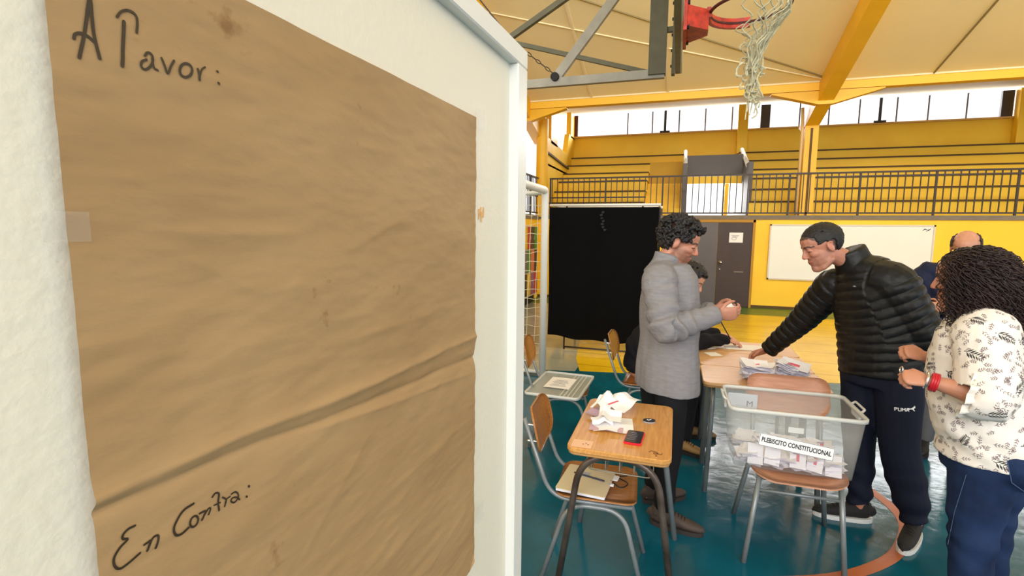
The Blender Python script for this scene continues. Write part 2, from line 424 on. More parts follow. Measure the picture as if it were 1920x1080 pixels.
# window wall
zs = atY(1911, 218, YW).z; zw = atY(1911, 168, YW).z
ww = slab('wall_window', XE-.1, XV0, YW, YW+.15, TZ[5]-.3, zs-.02, M['yellow'])
under_ = slab('wall_panel', XV1, 14, YW, YW+.15, TZ[5]-.3, zs-.02, M['yellow'], ww)
slab('wall_panel', XV0, XV1, YW, YW+.15, zm, zs-.02, M['yellow'], ww)
slab('wall_panel', XE-.1, XV0, YW, YW+.15, 1.9, TZ[5]-.3, M['yellow'], ww)
slab('wall_panel', XV1, 14, YW, YW+.15, 1.9, TZ[5]-.3, M['yellow'], ww)
sill = struct(slab('trim_2', XE-.05, 14, YW-.06, YW+.16, zs-.045, zs+.0, M['sill']))
def wx(px): return atY(px, 240 if px < 1500 else 210, YW).x
win = empty('window_1', (4, YW, zs), 0, kind='structure')
gb = [wx(p) for p in (1068, 1084, 1177, 1223, 1247, 1273, 1322, 1372, 1392, 1434, 1498, 1555, 1612, 1650, 1682, 1741, 1813, 1890)]+[10.4, 12, 13.9]
for a, b in zip(gb[1:-1], gb[2:]):
    under(win, MB().box(*SX(a+.015, b-.015, YW+.06, YW+.068, zs, zw)).build('pane', M['glass']))
for p in (1177, 1223, 1273, 1322, 1372, 1498, 1555, 1612, 1682, 1741, 1813):
    x = wx(p); under(win, MB().box(*SX(x-.018, x+.018, YW+.02, YW+.08, zs, zw)).build('mullion', M['mullion']))
for p in (1247, 1650):
    x = wx(p); under(win, MB().box(*SX(x-.035, x+.035, YW-.02, YW+.08, zs, zw)).build('post', mat('dark_post', S(60, 58, 66), .5)))
    under(win, MB().box(*SX(x-.14, x+.14, YW-.06, YW+.05, zs-.01, zs+.05)).build('latch_block', M['rail']))
for p in (1434, 1888):
    x = wx(p); under(win, MB().box(*SX(x-.12, x+.12, YW+.0, YW+.08, zs, zw)).build('dark_panel', mat('dark_panel', S(66, 58, 62), .6)))
red_gl = glassy('red_translucent_pane', S(220, 20, 30), .35, .3); red_gl.node_tree.nodes['Transparent BSDF'].inputs[0].default_value = (.75, .01, .02, 1)
x = wx(1072); under(win, MB().box(*SX(x-.12, x+.1, YW-.03, YW+.08, zs, zw)).build('red_shutter', red_gl))
x = wx(1078); under(win, MB().box(*SX(x, x+.10, YW-.01, YW+.08, zs, zw)).build('dark_shutter', mat('dark_red', S(96, 50, 60), .6)))
# entrance door leading outside, glazed
door3 = slab('door_3', XV0+.04, XV1-.04, YW+.05, YW+.06, 2.04, zm-.06, M['glass'])
slab('door_post', wx(1369)-.05, wx(1369)+.05, YW, YW+.1, 2.04, zm-.06, M['yellow_steel'], door3)
# wall columns at the window wall
for p in (1392, 1914):
    x = atY(p, 240, YW-.1).x
    struct(SB('trim_3', (x, YW-.12, (TZ[5]+zw)/2), (.26, .2, zw-TZ[5]), M['yellow']))
# end wall of the stand with its small window and sloping coping
e0 = XE+.1
wend = struct(MB().box(*SX(e0-.14, e0, YB+.25, YW+.1, 2.04, 3.35)).build('wall_end', M['yellow']))
a, b = atX(1023, 284, e0), atX(1066, 318, e0)
pr = MB(); pts = [(YB+.25, 3.3), (YW+.1, 3.3), (YW+.1, zs-.05), (15.3, zs-.05), (15.0, 3.9), (YB+.25, 4.0)]
pr.prism([(y, z) for y, z in pts], e0-.14, e0, Matrix(((0, 0, 1, 0), (1, 0, 0, 0), (0, 1, 0, 0), (0, 0, 0, 1)))); pr.build('upper_panel', M['yellow'], wend)
MB().bar(a+V((.02, 0, 0)), b+V((.02, 0, 0)), .05, .05).build('coping', M['dark_edge'], wend)
MB().box(*SX(e0-.14, e0, YW-.55, YW+.1, zs-.1, zw)).build('pier', M['yellow'], wend)
MB().box(*SX(e0-.14, e0-.0, YB+.75, YB+1.5, 3.9, zw)).build('pilaster', M['yellow_steel'], wend)
# frames (portal beams) at three axes
def frame(X, w=.26):
    f = empty('portal_frame', (X, YB+.1, 2.04), 0, kind='structure')
    if X > 0:
        mb = MB(); mb.box(*SX(X-.12, X+.13, YB+.0, YB+.26, 2.04, 3.9)); under(f, mb.build('column', M['yellow_steel']))
        under(f, MB().tube([(X-.17, YB+.05, 2), (X-.17, YB+.05, 3.9), (X-.22, YB-.1, 4.25)], .03, 10).build('downpipe', mat('pale_pipe', S(226, 190, 130), .6), smooth=True))
        under(f, MB().box(*SX(X-.02, X+.02, YB-.015, YB+.0, 2.04, 3.85)).build('flange_line', M['dark_edge']))
    s = .295; MT = Matrix(((0, 0, 1, X), (1, 0, 0, 0), (0, 1, 0, 0), (0, 0, 0, 1)))
    ridge = 1.5
    def zb_(Y): return 3.84+s*(12.52-Y)
    poly = [(12.62, 3.81), (ridge, zb_(ridge)), (ridge, zb_(ridge)+.36), (11.45, 4.53), (12.95, 3.96)]
    under(f, MB().prism(poly, -w/2, w/2, MT).build('rafter', M['yellow_steel']))
    return f
frame(2.58); frame(8.55); frame(-3.4, .24)
ls = struct(MB().tube([(-3.25, YB+.05, 2.0), (-3.25, YB+.05, 4.36)], .145, 20).build('trim_4', M['yellow_steel'], smooth=False))
# eave beam with haunches
YE = 11.45
ev = empty('eave_beam', (3, YE, 4.36), 0, kind='structure')
under(ev, MB().box(*SX(-3.6, 14, YE-.08, YE+.1, 4.385, 4.55)).build('beam', mat('eave_yellow', S(244, 190, 44), .5)))
under(ev, MB().box(*SX(-3.6, 14, YE-.1, YE-.07, 4.53, 4.58)).build('edge_strip', M['seam']))
for X, sg in ((2.58, -1), (2.58, 1), (-3.4, 1), (8.55, -1), (8.55, 1)):
    pl = [(0, 4.37), (sg*.95, 4.37), (sg*.95, 4.35), (sg*.12, 4.12), (0, 4.12)]
    if sg < 0: pl = pl[::-1]
    under(ev, MB().prism(pl, -.08, .1, Matrix(((1, 0, 0, X), (0, 0, -1, YE), (0, 1, 0, 0), (0, 0, 0, 1)))).build('haunch', M['yellow_steel']))
# roof: main slope up to the ridge and down again, outer roof over the stand
def roofz(Y): return 4.53+.295*(YE-Y) if Y > 1.5 else 4.53+.295*(YE-1.5)-.295*(1.5-Y)
cl = MB(); cl.quad((-6.2, YE, roofz(YE)), (14, YE, roofz(YE)), (14, 1.5, roofz(1.5)), (-6.2, 1.5, roofz(1.5)))
cl.quad((-6.2, YE, roofz(YE)+.05), (-6.2, 1.5, roofz(1.5)+.05), (14, 1.5, roofz(1.5)+.05), (14, YE, roofz(YE)+.05))
ceil = struct(cl.build('ceiling', M['ceiling']))
cl = MB(); cl.quad((-6.2, 1.5, roofz(1.5)), (14, 1.5, roofz(1.5)), (14, -5, roofz(-5)), (-6.2, -5, roofz(-5))); cl.build('ceiling_slope', M['ceiling'], ceil)
cl = MB(); cl.add([(-6.2, YE, 4.5), (14, YE, 4.5), (14, YW+.35, zw+.14), (-6.2, YW+.35, zw+.14), (-6.2, YE, 4.56), (14, YE, 4.56), (14, YW+.35, zw+.20), (-6.2, YW+.35, zw+.20)], [(0, 1, 2, 3), (4, 7, 6, 5), (2, 6, 7, 3)]); cl.build('ceiling_soffit', M['ceiling'], ceil)
def roofline(name, x0, y0, x1, y1, w, m, dz=-.012, h=.02):
    MB().bar((x0, y0, roofz(y0)+dz), (x1, y1, roofz(y1)+dz), w, h).build(name, m, ceil)
roofline('batten', -1.9, 11.4, -1.9, 1.5, .05, M['seam'])
roofline('batten', -.32, 11.4, -.32, 1.5, .05, M['seam'])
roofline('joint', 4.25, 11.4, 4.4, 1.5, .022, M['seam_dark'])
roofline('joint', 6.2, 11.4, 6.2, 1.5, .022, M['seam_dark'])
roofline('diagonal_batten', -3.5, 8.45, 2.5, 11.3, .035, M['seam'])
roofline('diagonal_batten', 2.6, 11.3, -6.2, 5.6, .02, M['seam_dark'])
for xx in (4.2, -2.2, -.5, 7.5):
    MB().bar((xx, YE, 4.49), (xx+.15, YW, zw+.15), .03, .015).build('soffit_joint', M['seam_dark'], ceil)
# end gallery (left), seen between the board and the corner column
wl2 = slab('wall_gallery', -5.3, -5.15, 2, YW, 2, 3.95, M['yellow'])
slab('wall_top', -5.3, -5.2, 2, YW, 4.6, 7.2, M['ceiling'], wl2)
slab('brown_panel', -5.14, -5.1, 12.6, 15.6, 2.9, 3.95, mat('brown_board', S(196, 138, 84), .6, var=.15, vscale=3), wl2)
slab('gallery_floor', -5.3, XE+.02, -9, YB, 1.93, 2.04, M['slab'], wl2)
win2 = empty('window_2', (-5.2, 13, 3.95), 0, kind='structure')
for i in range(6):
    under(win2, MB().box(*SX(-5.24, -5.23, 8+1.3*i, 9.28+1.3*i, 3.95, 4.6)).build('pane', M['glass']))
    under(win2, MB().box(*SX(-5.27, -5.2, 7.97+1.3*i, 8.01+1.3*i, 3.95, 4.6)).build('mullion', M['mullion']))
# balustrades: every bar is a part
def balustrade(p0, p1, label, gaps=(), spacing=.13, zl=2.04, zt_=2.92, extra=()):
    p0, p1 = V(p0), V(p1); d = p1-p0; L = d.length; t = d.normalized()
    root = empty('balustrade', p0, math.atan2(t.y, t.x), label, 'railing')
    h = zt_-zl
    def rb(a, b, z, w=.03, hh=.03, nm='rail'):
        o = MB().box(((a+b)/2, 0, z), (b-a, w, hh)).build(nm, M['rail'], root); return o
    rb(0, L, h, .05, .035, 'top_rail'); rb(0, L, .05, nm='bottom_rail')
    for (a, b, z) in extra: rb(a, b, z)
    n = int(L/spacing)
    ba = MB().box((0, 0, h/2+.02), (.018, .018, h-.04)).build('baluster', M['rail'], root); ba.location.x = spacing/2
    po = MB().box((0, 0, h/2), (.035, .035, h)).build('post', M['rail'], root)
    for i in range(1, n):
        c = (po if i % 10 == 0 else ba).copy(); COL.objects.link(c); c.location.x = spacing*(i+.5)
    po.location.x = .02
    return root
xr0 = atY(1031, 340, YB).x; xl1 = atY(1212, 340, YB).x; xr1 = XV1+.05
balustrade((xr0, YB-.0, 2.04), (9.0, YB-.0, 2.04), 'long dark railing of thin bars along the front of the yellow stand',
           extra=((.3, xl1-xr0, .8), (.0, xl1-xr0, .42), (2.42-xr0+.35, 9-xr0, .8), (1.7-xr0, 2.3-xr0, .8)))
balustrade((XE+.02, 7.5, 2.04), (XE+.02, YB-.2, 2.04), 'short dark railing on the end gallery, left of the corner column', extra=((0, 4.6, .45),))
# sloping handrails flanking the stand entrance
def handrail(X, pxa, pxb, label, lattice):
    a = atY(pxa[0], pxa[1], 15.0); b = atY(pxb[0], pxb[1], 13.4)
    a.x = b.x = X
    r = empty('handrail', (X, 13.4, 2.04), 0, label, 'handrail')
    under(r, MB().tube([(X, 15.0, a.z), (X, 13.4, b.z)], .05, 10).build('rail', M['white_steel'], smooth=True))
    under(r, MB().tube([(X, 13.42, b.z), (X, 13.42, 2.04)], .035, 8).build('post', M['galv'], smooth=True))
    for i in range(lattice):
        y = 13.55+1.35*i/max(1, lattice-1); zt2 = b.z+(a.z-b.z)*(y-13.4)/1.6
        under(r, MB().box((X, y, (zt2+zt2-.75)/2), (.02, .02, .75)).build('bar', M['rail']))
    under(r, MB().tube([(X, 15.0, a.z-.7), (X, 13.4, b.z-.7)], .02, 8).build('lower_rail', M['rail'], smooth=True))
    return r
handrail(XV0, (1283, 284), (1290, 313), 'white sloping handrail on the left side of the stand entrance', 3)
handrail(XV1+.0, (1396, 280), (1414, 312), 'white sloping handrail on the right side of the stand entrance', 7)
# ------------------------------------------------------------------ white board panel with kraft paper
BA = math.radians(2.45)
BD = V((math.sin(BA), math.cos(BA), 0)); BN = V((BD.y, -BD.x, 0))
_p0 = atd(970, 433, 1.3); BP = V((_p0.x, _p0.y, 0))
def bl(px, py, off=0.0075):
    """pixel -> (x, z) on the panel's face"""
    r = ray(px, py); t = ((BP+BN*off-CAMP).dot(BN))/r.dot(BN); q = CAMP+r*t-BP
    return V((q.dot(BD), q.z))
panel = empty('display_panel', BP, math.atan2(BD.y, BD.x), 'large white painted board with a raised frame, nearest the camera at the left', 'board')
m_pan, nt, b = node_mat('cream_white_panel_paint')
b.inputs['Base Color'].default_value = (*S(226, 220, 204), 1); b.inputs['Roughness'].default_value = .5
tc = N(nt, 'ShaderNodeTexCoord'); n = N(nt, 'ShaderNodeTexNoise'); n.inputs['Scale'].default_value = 70; n.inputs['Detail'].default_value = 6
nt.links.new(tc.outputs['Object'], n.inputs[0]); bp = N(nt, 'ShaderNodeBump'); bp.inputs['Strength'].default_value = .22; bp.inputs['Distance'].default_value = .006
nt.links.new(n.outputs[0], bp.inputs['Height']); nt.links.new(bp.outputs[0], b.inputs['Normal'])
m_frame = mat('white_gloss_frame', S(228, 228, 224), .35, bump=.1, bscale=20)
ztop = bl(977, 108, .0).y+.008; zin = bl(963, 128, .0).y+.004; xin = bl(952, 600, .0).x; xR = 0.0
MB().box(*SX(-1.9, xR, .001, .045, 0, ztop-.005)).build('panel_face', m_pan, panel)
for (x0, x1, z0, z1, nm) in ((-1.9, xR+.002, zin, ztop, 'top_rail'), (xin, xR+.002, 0, zin, 'side_rail'), (-1.9, -1.83, 0, zin, 'side_rail'), (-1.83, xin, 0, .1, 'bottom_rail')):
    MB().box(*SX(x0, x1, -.022, .046, z0, z1), bev=.003).build(nm, m_frame, panel)
# kraft paper sheet
TR = bl(893, 220); T2 = bl(460, 0); L1 = bl(85, 0); L2 = bl(185, 1080); BR = bl(889, 1058)
def isect(a, b, c, d):
    r = b-a; s = d-c; t = ((c-a).x*s.y-(c-a).y*s.x)/(r.x*s.y-r.y*s.x); return a+r*t
TL = isect(TR, T2, L1, L2); BLc = isect(L1, L2, BR, BR+(TL-TR))
creases = []
for a, b_, am, w in (((887, 633), (173, 941), .0055, .010), ((887, 671), (182, 960), -.0055, .007), ((887, 700), (560, 812), .0026, .005), ((700, 800), (560, 1060), .0012, .01),
                     ((887, 780), (640, 1000), .0014, .012), ((820, 380), (640, 470), .0008, .006), ((600, 520), (360, 600), .0008, .008), ((880, 880), (700, 1070), .0012, .01),
                     ((240, 430), (560, 440), .0008, .006), ((887, 560), (640, 640), .001, .01), ((200, 690), (520, 640), .0008, .008), ((320, 470), (520, 560), .0007, .005),
                     ((880, 945), (800, 1075), .001, .008), ((470, 60), (700, 190), .0006, .005)):
    creases.append((bl(*a), bl(*b_), am, w))
def kraft_h(X, Z):
    P = np.stack([X*9, Z*16, X*0], 1); h = .0016*fbm(P, .7, 3, 2)+.0007*fbm(np.stack([X*20, Z*70, X*0], 1), 1, 2, 5)
    for a, b_, am, w in creases:
        d = (b_-a); L = d.length; d = d/L; rx = X-a.x; rz = Z-a.y; t = rx*d.x+rz*d.y; s = rx*-d.y+rz*d.x
        s = s+.004*vnoise(np.stack([t*9, t*0, t*0], 1))
        win_ = np.clip(t/(L*.15), 0, 1)*np.clip((L-t)/(L*.15)+.15, 0, 1) if am < .003 and am > 0 else 1
        h = h+am*np.exp(-np.abs(s)/w)*win_*(1+.3*vnoise(np.stack([t*30, t*0, t*0], 1)))
    return np.clip(h+.0075, .0008, .03)
nu, nv = 230, 330
U_, Vv = np.meshgrid(np.linspace(0, 1, nu), np.linspace(0, 1, nv)); U_ = U_.ravel(); Vv = Vv.ravel()
def lerp2(u, v, k): return (TL[k]*(1-u)+TR[k]*u)*(1-v)+(BLc[k]*(1-u)+BR[k]*u)*v
KX = lerp2(U_, Vv, 0); KZ = lerp2(U_, Vv, 1)
KX = KX+np.where(U_ > .999, .0015*vnoise(np.stack([KZ*30, KZ*0, KZ*0], 1)), 0)
KH = kraft_h(KX, KZ)
dcor = np.clip(((U_-.97)/.03+(Vv-.975)/.025-.9), 0, 2); KZ = KZ+dcor*.012; KX = KX-dcor*.008; KH = KH+dcor*.004
kv = np.stack([KX, -KH, KZ], 1)
kf = [(j*nu+i, (j+1)*nu+i, (j+1)*nu+i+1, j*nu+i+1) for j in range(nv-1) for i in range(nu-1)]
m_kr, nt, b = node_mat('brown_kraft_paper')
b.inputs['Roughness'].default_value = .62; b.inputs['Specular IOR Level'].default_value = .35
tc = N(nt, 'ShaderNodeTexCoord'); n = N(nt, 'ShaderNodeTexNoise'); n.inputs['Scale'].default_value = 3; n.inputs['Detail'].default_value = 8
mp = N(nt, 'ShaderNodeMapping'); mp.inputs['Scale'].default_value = (1, 1, 2.2); nt.links.new(tc.outputs['Object'], mp.inputs[0]); nt.links.new(mp.outputs[0], n.inputs[0])
cr = N(nt, 'ShaderNodeValToRGB'); cr.color_ramp.elements[0].position = .3; cr.color_ramp.elements[1].position = .7
cr.color_ramp.elements[0].color = (*S(156, 124, 84), 1); cr.color_ramp.elements[1].color = (*S(172, 140, 99), 1); nt.links.new(n.outputs[0], cr.inputs[0])
n2 = N(nt, 'ShaderNodeTexNoise'); n2.inputs['Scale'].default_value = 42; n2.inputs['Detail'].default_value = 3; nt.links.new(tc.outputs['Object'], n2.inputs[0])
n3 = N(nt, 'ShaderNodeTexNoise'); n3.inputs['Scale'].default_value = 4.5; nt.links.new(tc.outputs['Object'], n3.inputs[0])
ad = N(nt, 'ShaderNodeMath', operation='MULTIPLY'); nt.links.new(n2.outputs[0], ad.inputs[0]); nt.links.new(n3.outputs[0], ad.inputs[1])
c3 = N(nt, 'ShaderNodeValToRGB'); c3.color_ramp.elements[0].position = .40; c3.color_ramp.elements[0].color = (1, 1, 1, 1); c3.color_ramp.elements[1].position = .50; c3.color_ramp.elements[1].color = (.66, .56, .46, 1)
nt.links.new(ad.outputs[0], c3.inputs[0]); mx = N(nt, 'ShaderNodeMixRGB', blend_type='MULTIPLY'); mx.inputs[0].default_value = 1
nt.links.new(cr.outputs[0], mx.inputs[1]); nt.links.new(c3.outputs[0], mx.inputs[2]); nt.links.new(mx.outputs[0], b.inputs['Base Color'])
n4 = N(nt, 'ShaderNodeTexNoise'); n4.inputs['Scale'].default_value = 16; n4.inputs['Detail'].default_value = 8; nt.links.new(mp.outputs[0], n4.inputs[0])
bp = N(nt, 'ShaderNodeBump'); bp.inputs['Strength'].default_value = .3; bp.inputs['Distance'].default_value = .006
nt.links.new(n4.outputs[0], bp.inputs['Height']); nt.links.new(bp.outputs[0], b.inputs['Normal'])
km = bpy.data.meshes.new('kraft'); km.from_pydata(kv.tolist(), [], kf); km.update(); km.materials.append(m_kr)
km.polygons.foreach_set('use_smooth', [True]*len(km.polygons))
kraft = bpy.data.objects.new('kraft_paper_sheet', km); COL.objects.link(kraft)
kraft.location = panel.location; kraft.rotation_euler = panel.rotation_euler
tag(kraft, 'creased brown kraft paper sheet taped on the white board, with two handwritten words', 'poster')
strokes = []
def st(ox, oy, sc, *pls):
    for pl, w in pls: strokes.append(([(ox+x/sc, oy+y/sc) for x, y in pl], w))
def ell(cx, cy, rx, ry, a=0, n=14, a0=-1.6, da=6.5):
    out = []
    for i in range(n+1):
        t = a0+da*i/n; x = rx*math.cos(t); y = ry*math.sin(t); out.append((cx+x*math.cos(a)-y*math.sin(a), cy+x*math.sin(a)+y*math.cos(a)))
    return out
st(80, 0, 4.364, ([(382, -60), (370, 40), (345, 240), (293, 472)], 1), ([(380, -60), (395, 80), (420, 300), (460, 478)], 1), ([(252, 315), (262, 282), (310, 272), (370, 300), (428, 352)], .9),
   ([(660, 178), (655, 350), (645, 540)], 1.1), ([(604, 140), (640, 98), (690, 84), (745, 108), (771, 160), (764, 268)], .8),
   ([(830, 458), (852, 431), (885, 448), (893, 500), (868, 550), (828, 569), (799, 542), (806, 505), (842, 489)], .8), ([(888, 480), (902, 552), (934, 576)], .7),
   ([(965, 476), (990, 540), (1016, 602), (1040, 545), (1066, 498)], .8), (ell(1163, 576, 50, 56), .9), ([(1260, 566), (1270, 610), (1275, 655)], .9), ([(1270, 640), (1290, 575), (1322, 550)], .7),
   ([(1422, 584), (1427, 590)], .9), ([(1428, 680), (1434, 686)], .9))
st(140, 860, 4.571, ([(506, 572), (450, 600), (405, 650), (405, 685), (444, 690), (380, 760), (330, 850), (333, 918), (376, 940), (440, 900), (548, 805)], .8),
   ([(588, 735), (622, 713), (640, 702), (610, 785)], .8), ([(618, 765), (660, 680), (700, 655), (708, 680), (683, 762)], .8),
   ([(1013, 384), (930, 440), (862, 540), (838, 610), (858, 652), (905, 640), (962, 588)], .9), (ell(1012, 535, 30, 50, .45), .8),
   ([(1063, 467), (1112, 448), (1080, 522)], .8), ([(1092, 495), (1140, 425), (1155, 430), (1138, 475)], .7),
   ([(1173, 326), (1200, 293), (1228, 302), (1222, 380), (1228, 440)], .8), ([(1188, 398), (1240, 374)], .6), ([(1262, 330), (1290, 350), (1276, 405)], .7), ([(1282, 372), (1300, 340), (1326, 322)], .6),
   ([(1338, 302), (1370, 284), (1392, 300), (1390, 335), (1358, 372), (1330, 362), (1345, 334), (1380, 330), (1404, 348)], .7), ([(1484, 232), (1489, 238)], .9), ([(1463, 320), (1468, 326)], .8))
mb = MB()
for si, (pl, w) in enumerate(strokes):
    if si == 13: mb.build('handwriting', mat('marker_ink', S(52, 38, 18), .5), kraft, kind='stuff'); mb = MB()
    q = bez([V((*bl(x, y), 0)) for x, y in pl], 5)
    hs = kraft_h(np.array([a.x for a in q]), np.array([a.y for a in q])); k = len(q); vs = []
    for sg in (1, -1):
        for i in range(k):
            t = (q[min(i+1, k-1)]-q[max(i-1, 0)]).normalized(); nn = V((-t.y, t.x))*(.0013*w*sg); vs.append((q[i].x+nn.x, -hs[i]-.0009, q[i].y+nn.y))
    mb.add(vs, [(i, k+i, k+i+1, i+1) for i in range(k-1)])
    for e in (0, k-1):
        mb.add([(q[e].x+.0013*w*math.cos(a), -hs[e]-.0009, q[e].y+.0013*w*math.sin(a)) for a in np.linspace(0, 6.28, 9)[:-1]], [tuple(range(8))])
mb.build('handwriting', bpy.data.materials['marker_ink'], kraft, kind='stuff')
tape = glassy('clear_tape', (.95, .93, .88), .05, .25)
for (px, py, w, h) in ((897, 222, .04, .04), (118, 425, .03, .022), (897, 960, .035, .04)):
    c = bl(px, py); t_ = MB().box((c.x, -.012, c.y), (w, .0006, h)).build('clear_tape', tape, kraft)
# peeled paint mark on the panel
c = bl(908, 402); mb = MB()
for i in range(5): mb.box((c.x+.006*(i-2), -.0003, c.y+.006*math.sin(i*2.1)), (.004, .0012, .022), Matrix.Rotation(.5*(i % 2), 3, 'Y'))
mb.build('scratch_mark', mat('bare_wood', S(220, 170, 110), .7), panel)
# ------------------------------------------------------------------ basketball backboard and hoop
hoop = empty('basketball_backboard', (0, 3.55, 2.95), 0, 'grey steel framed basketball backboard seen edge-on, overhead', 'backboard')
y0, y1 = 2.65, 4.45; zb0 = 2.95
under(hoop, MB().box(*SX(-.075, -.035, y0, y1, zb0, 4.05)).build('board', mat('board_grey', S(126, 122, 100), .6, var=.2, vscale=12)))
under(hoop, MB().box(*SX(-.035, -.023, y0, y1, zb0, 4.05)).build('board_face', mat('board_white', S(224, 220, 200), .6)))
mb = MB()
for i in range(9): mb.box((-.09, y1-.01, zb0+.06+.12*i), (.05, .03, .014))
under(hoop, mb.build('bolts', M['black'], kind='stuff'))
fm = MB().box(*SX(-.105, -.078, y1-.06, y1+.02, zb0-.01, 4.05)).box(*SX(-.285, -.15, y1-.05, y1+.04, zb0, 4.05)).box(*SX(-.15, -.10, y1-.03, y1, 3.27, 3.31))
under(hoop, fm.build('upright', M['olive_steel']))
fm = MB().box(*SX(-.105, -.078, y0-.02, y0+.06, zb0-.01, 4.05)).box(*SX(-.285, -.15, y0-.04, y0+.05, zb0, 4.05))
under(hoop, fm.build('upright', M['olive_steel']))
for Yb, ex in ((4.45, 0), (2.65, 0)):
    k = Yb-4.45
    def q(px, py): p = atY(px, py, 4.45); return V((p.x, Yb, p.z))
    a, b_ = q(977, 160), q(1246, 138); d = (a-b_).normalized(); a2 = a+d*((a.x+5.135)/-d.x)
    mb = MB().bar(b_, a2, .05, .07); under(hoop, mb.build('support_arm', M['galv']))
    a, b_ = q(1042, 148), q(1150, 0); a2 = b_+(b_-a)*1.6; under(hoop, MB().bar(a, a2, .045, .075).build('diagonal_strut', M['galv']))
    a, b_ = q(948, 77), q(1214, 136); under(hoop, MB().bar(a, b_, .03, .035).build('thin_brace', M['olive_steel']))
    a, b_ = q(948, 77), q(1056, 0); under(hoop, MB().bar(a, a+(b_-a)*3, .045, .045).build('upper_strut', M['olive_steel']))
    c0 = q(1042, 146); under(hoop, MB().tube([c0+V((0, -.05, 0)), c0+V((0, .05, 0))], .036, 12).build('clamp', M['black']))
a, b_, c = atY(900, 0, 4.45), atY(962, 78, 4.45), atY(1040, 140, 4.45)
mb = MB().tube([a+(a-b_)*3, b_], .006, 6)
for i in range(9):
    p = b_.lerp(c, (i+.5)/9); d = (c-b_).normalized(); nn = d.cross(V((0, 1, 0))) if i % 2 else V((0, 1, 0))
    mb.tube([p+d*.028*math.cos(t)+nn*.011*math.sin(t) for t in np.linspace(0, 6.283, 11)[:-1]], .004, 5, closed=True)
under(hoop, mb.build('chain', M['rail']))
rc, rr, rz = V((.36, 3.55, 3.05)), .228, .10
def rp(t, r=rr): return V((rc.x+r*math.cos(t), rc.y+r*math.sin(t), rc.z+.01*math.cos(t)))
under(hoop, MB().tube([rp(t) for t in np.linspace(0, 2*PI, 41)[:-1]], .010, 8, closed=True).build('ring', mat('ring_dark', S(92, 34, 34), .5, var=.4, vscale=30)))
mb = MB(); ts = np.linspace(PI*1.05, PI*.46, 12)
vs = [rp(t, rr+dr)+V((0, 0, dz)) for t in ts for dr, dz in ((.022, -.03), (-.004, -.03), (-.004, .03), (.022, .03))]
mb.add(vs, [(i*4+j, i*4+(j+1) % 4, i*4+4+(j+1) % 4, i*4+4+j) for i in range(11) for j in range(4)]+[(3, 2, 1, 0), (44, 45, 46, 47)])
under(hoop, mb.build('ring_collar', M['red_steel']))
mb = MB(); zc = 2.83; mb.prism([(-.02, -.14), (0, -.16), (.125, -.05), (.125, .05), (0, .16), (-.02, .14)], 0, .12, Matrix.Translation((0, 3.55, 2.93)))
mb.box((-.012, 3.55, 3.0), (.02, .36, .2)); under(hoop, mb.build('ring_bracket', M['red_steel']))
mb = MB()
for z in (2.93, 3.07):
    for y in (-.14, .14): mb.tube([(-.005, 3.55+y, z), (.012, 3.55+y, z)], .016, 8)
under(hoop, mb.build('bracket_bolts', M['black'], kind='stuff'))
# frayed net, a hanging tangle of cords: one countable-less part
net = MB(); rnd = random.Random(5)
tip = V((.385, 3.62, 2.50)); hoop.location.x = 0
for i in range(14):
    t = -PI*.5+PI*1.0*i/13; top = rp(t)
    for sg in (-1, 1):
        pts = [top]; ph = rnd.random()*6
        zl_ = tip.z+rnd.uniform(.0, .22)
        for k in range(1, 9):
            f_ = k/8; r_ = rr*(1-f_)**2.2+.05*(1-.5*f_); tt = t+sg*.32*(k % 2)+.4*f_*math.sin(ph)
            z = top.z+(zl_-top.z)*f_; cx = rc.x+(tip.x-rc.x)*f_; cy = rc.y+(tip.y-rc.y)*f_
            pts.append(V((cx+r_*math.cos(tt)+rnd.uniform(-.008, .008), cy+r_*math.sin(tt)+rnd.uniform(-.008, .008), z)))
        net.tube(bez(pts, 3), .0045, 5)
for i in range(26):
    p = tip+V((rnd.uniform(-.03, .06), rnd.uniform(-.04, .04), rnd.uniform(.05, .36))); pts = [p]
    for k in range(5): p = p+V((rnd.uniform(-.035, .035), rnd.uniform(-.035, .035), rnd.uniform(-.06, .02))); pts.append(p)
    net.tube(bez(pts, 3), .005, 5)
for dx, dz in ((-.01, -.1), (.05, -.06), (.0, -.05), (.06, -.02), (.02, -.07)):
    net.tube(bez([tip+V((dx, 0, .12)), tip+V((dx+.01, .01, .03)), tip+V((dx*.8, 0, dz))], 4), .0042, 5)
o = net.build('net', M['rope'], kind='stuff'); under(hoop, o)
# ------------------------------------------------------------------ goal
goal = empty('goal_frame', (-1.43, 5.6, 0), 0, 'white tubular sports goal with a square-mesh net, beside the board edge', 'goal')
zg = 2.13
g = MB().tube(arc_pts([(-1.43, 5.6, 0), (-1.43, 5.6, zg), (-1.43, 2.7, zg), (-1.43, 2.7, 0)], .05), .042, 12); under(goal, g.build('goal_posts', M['white_steel'], smooth=True))
g = MB()
for y in (5.6, 2.7): g.tube(arc_pts([(-1.43, y, zg-.03), (-2.2, y, zg-.03), (-2.5, y, .04), (-1.43, y, .04)], .06), .024, 8)
g.tube([(-2.5, 5.6, .04), (-2.5, 2.7, .04)], .024, 8); under(goal, g.build('back_stays', M['white_steel'], smooth=True))
g = MB(); nx, nz = 10, 19; r_ = random.Random(2)
def npnt(i, j):
    x = -1.43-i*(.78+.3*(1-j/nz))/nx; z = .05+(zg-.1)*j/nz-.02*math.sin(PI*i/nx*1.0); return V((x, 5.61+.015*math.sin(i*1.7+j), z+.012*math.sin(i*2.3+j*1.9)))
for i in range(nx+1): g.tube([npnt(i, j) for j in range(nz+1)], .0032, 4)
for j in range(nz+1): g.tube([npnt(i, j) for i in range(nx+1)], .0032, 4)
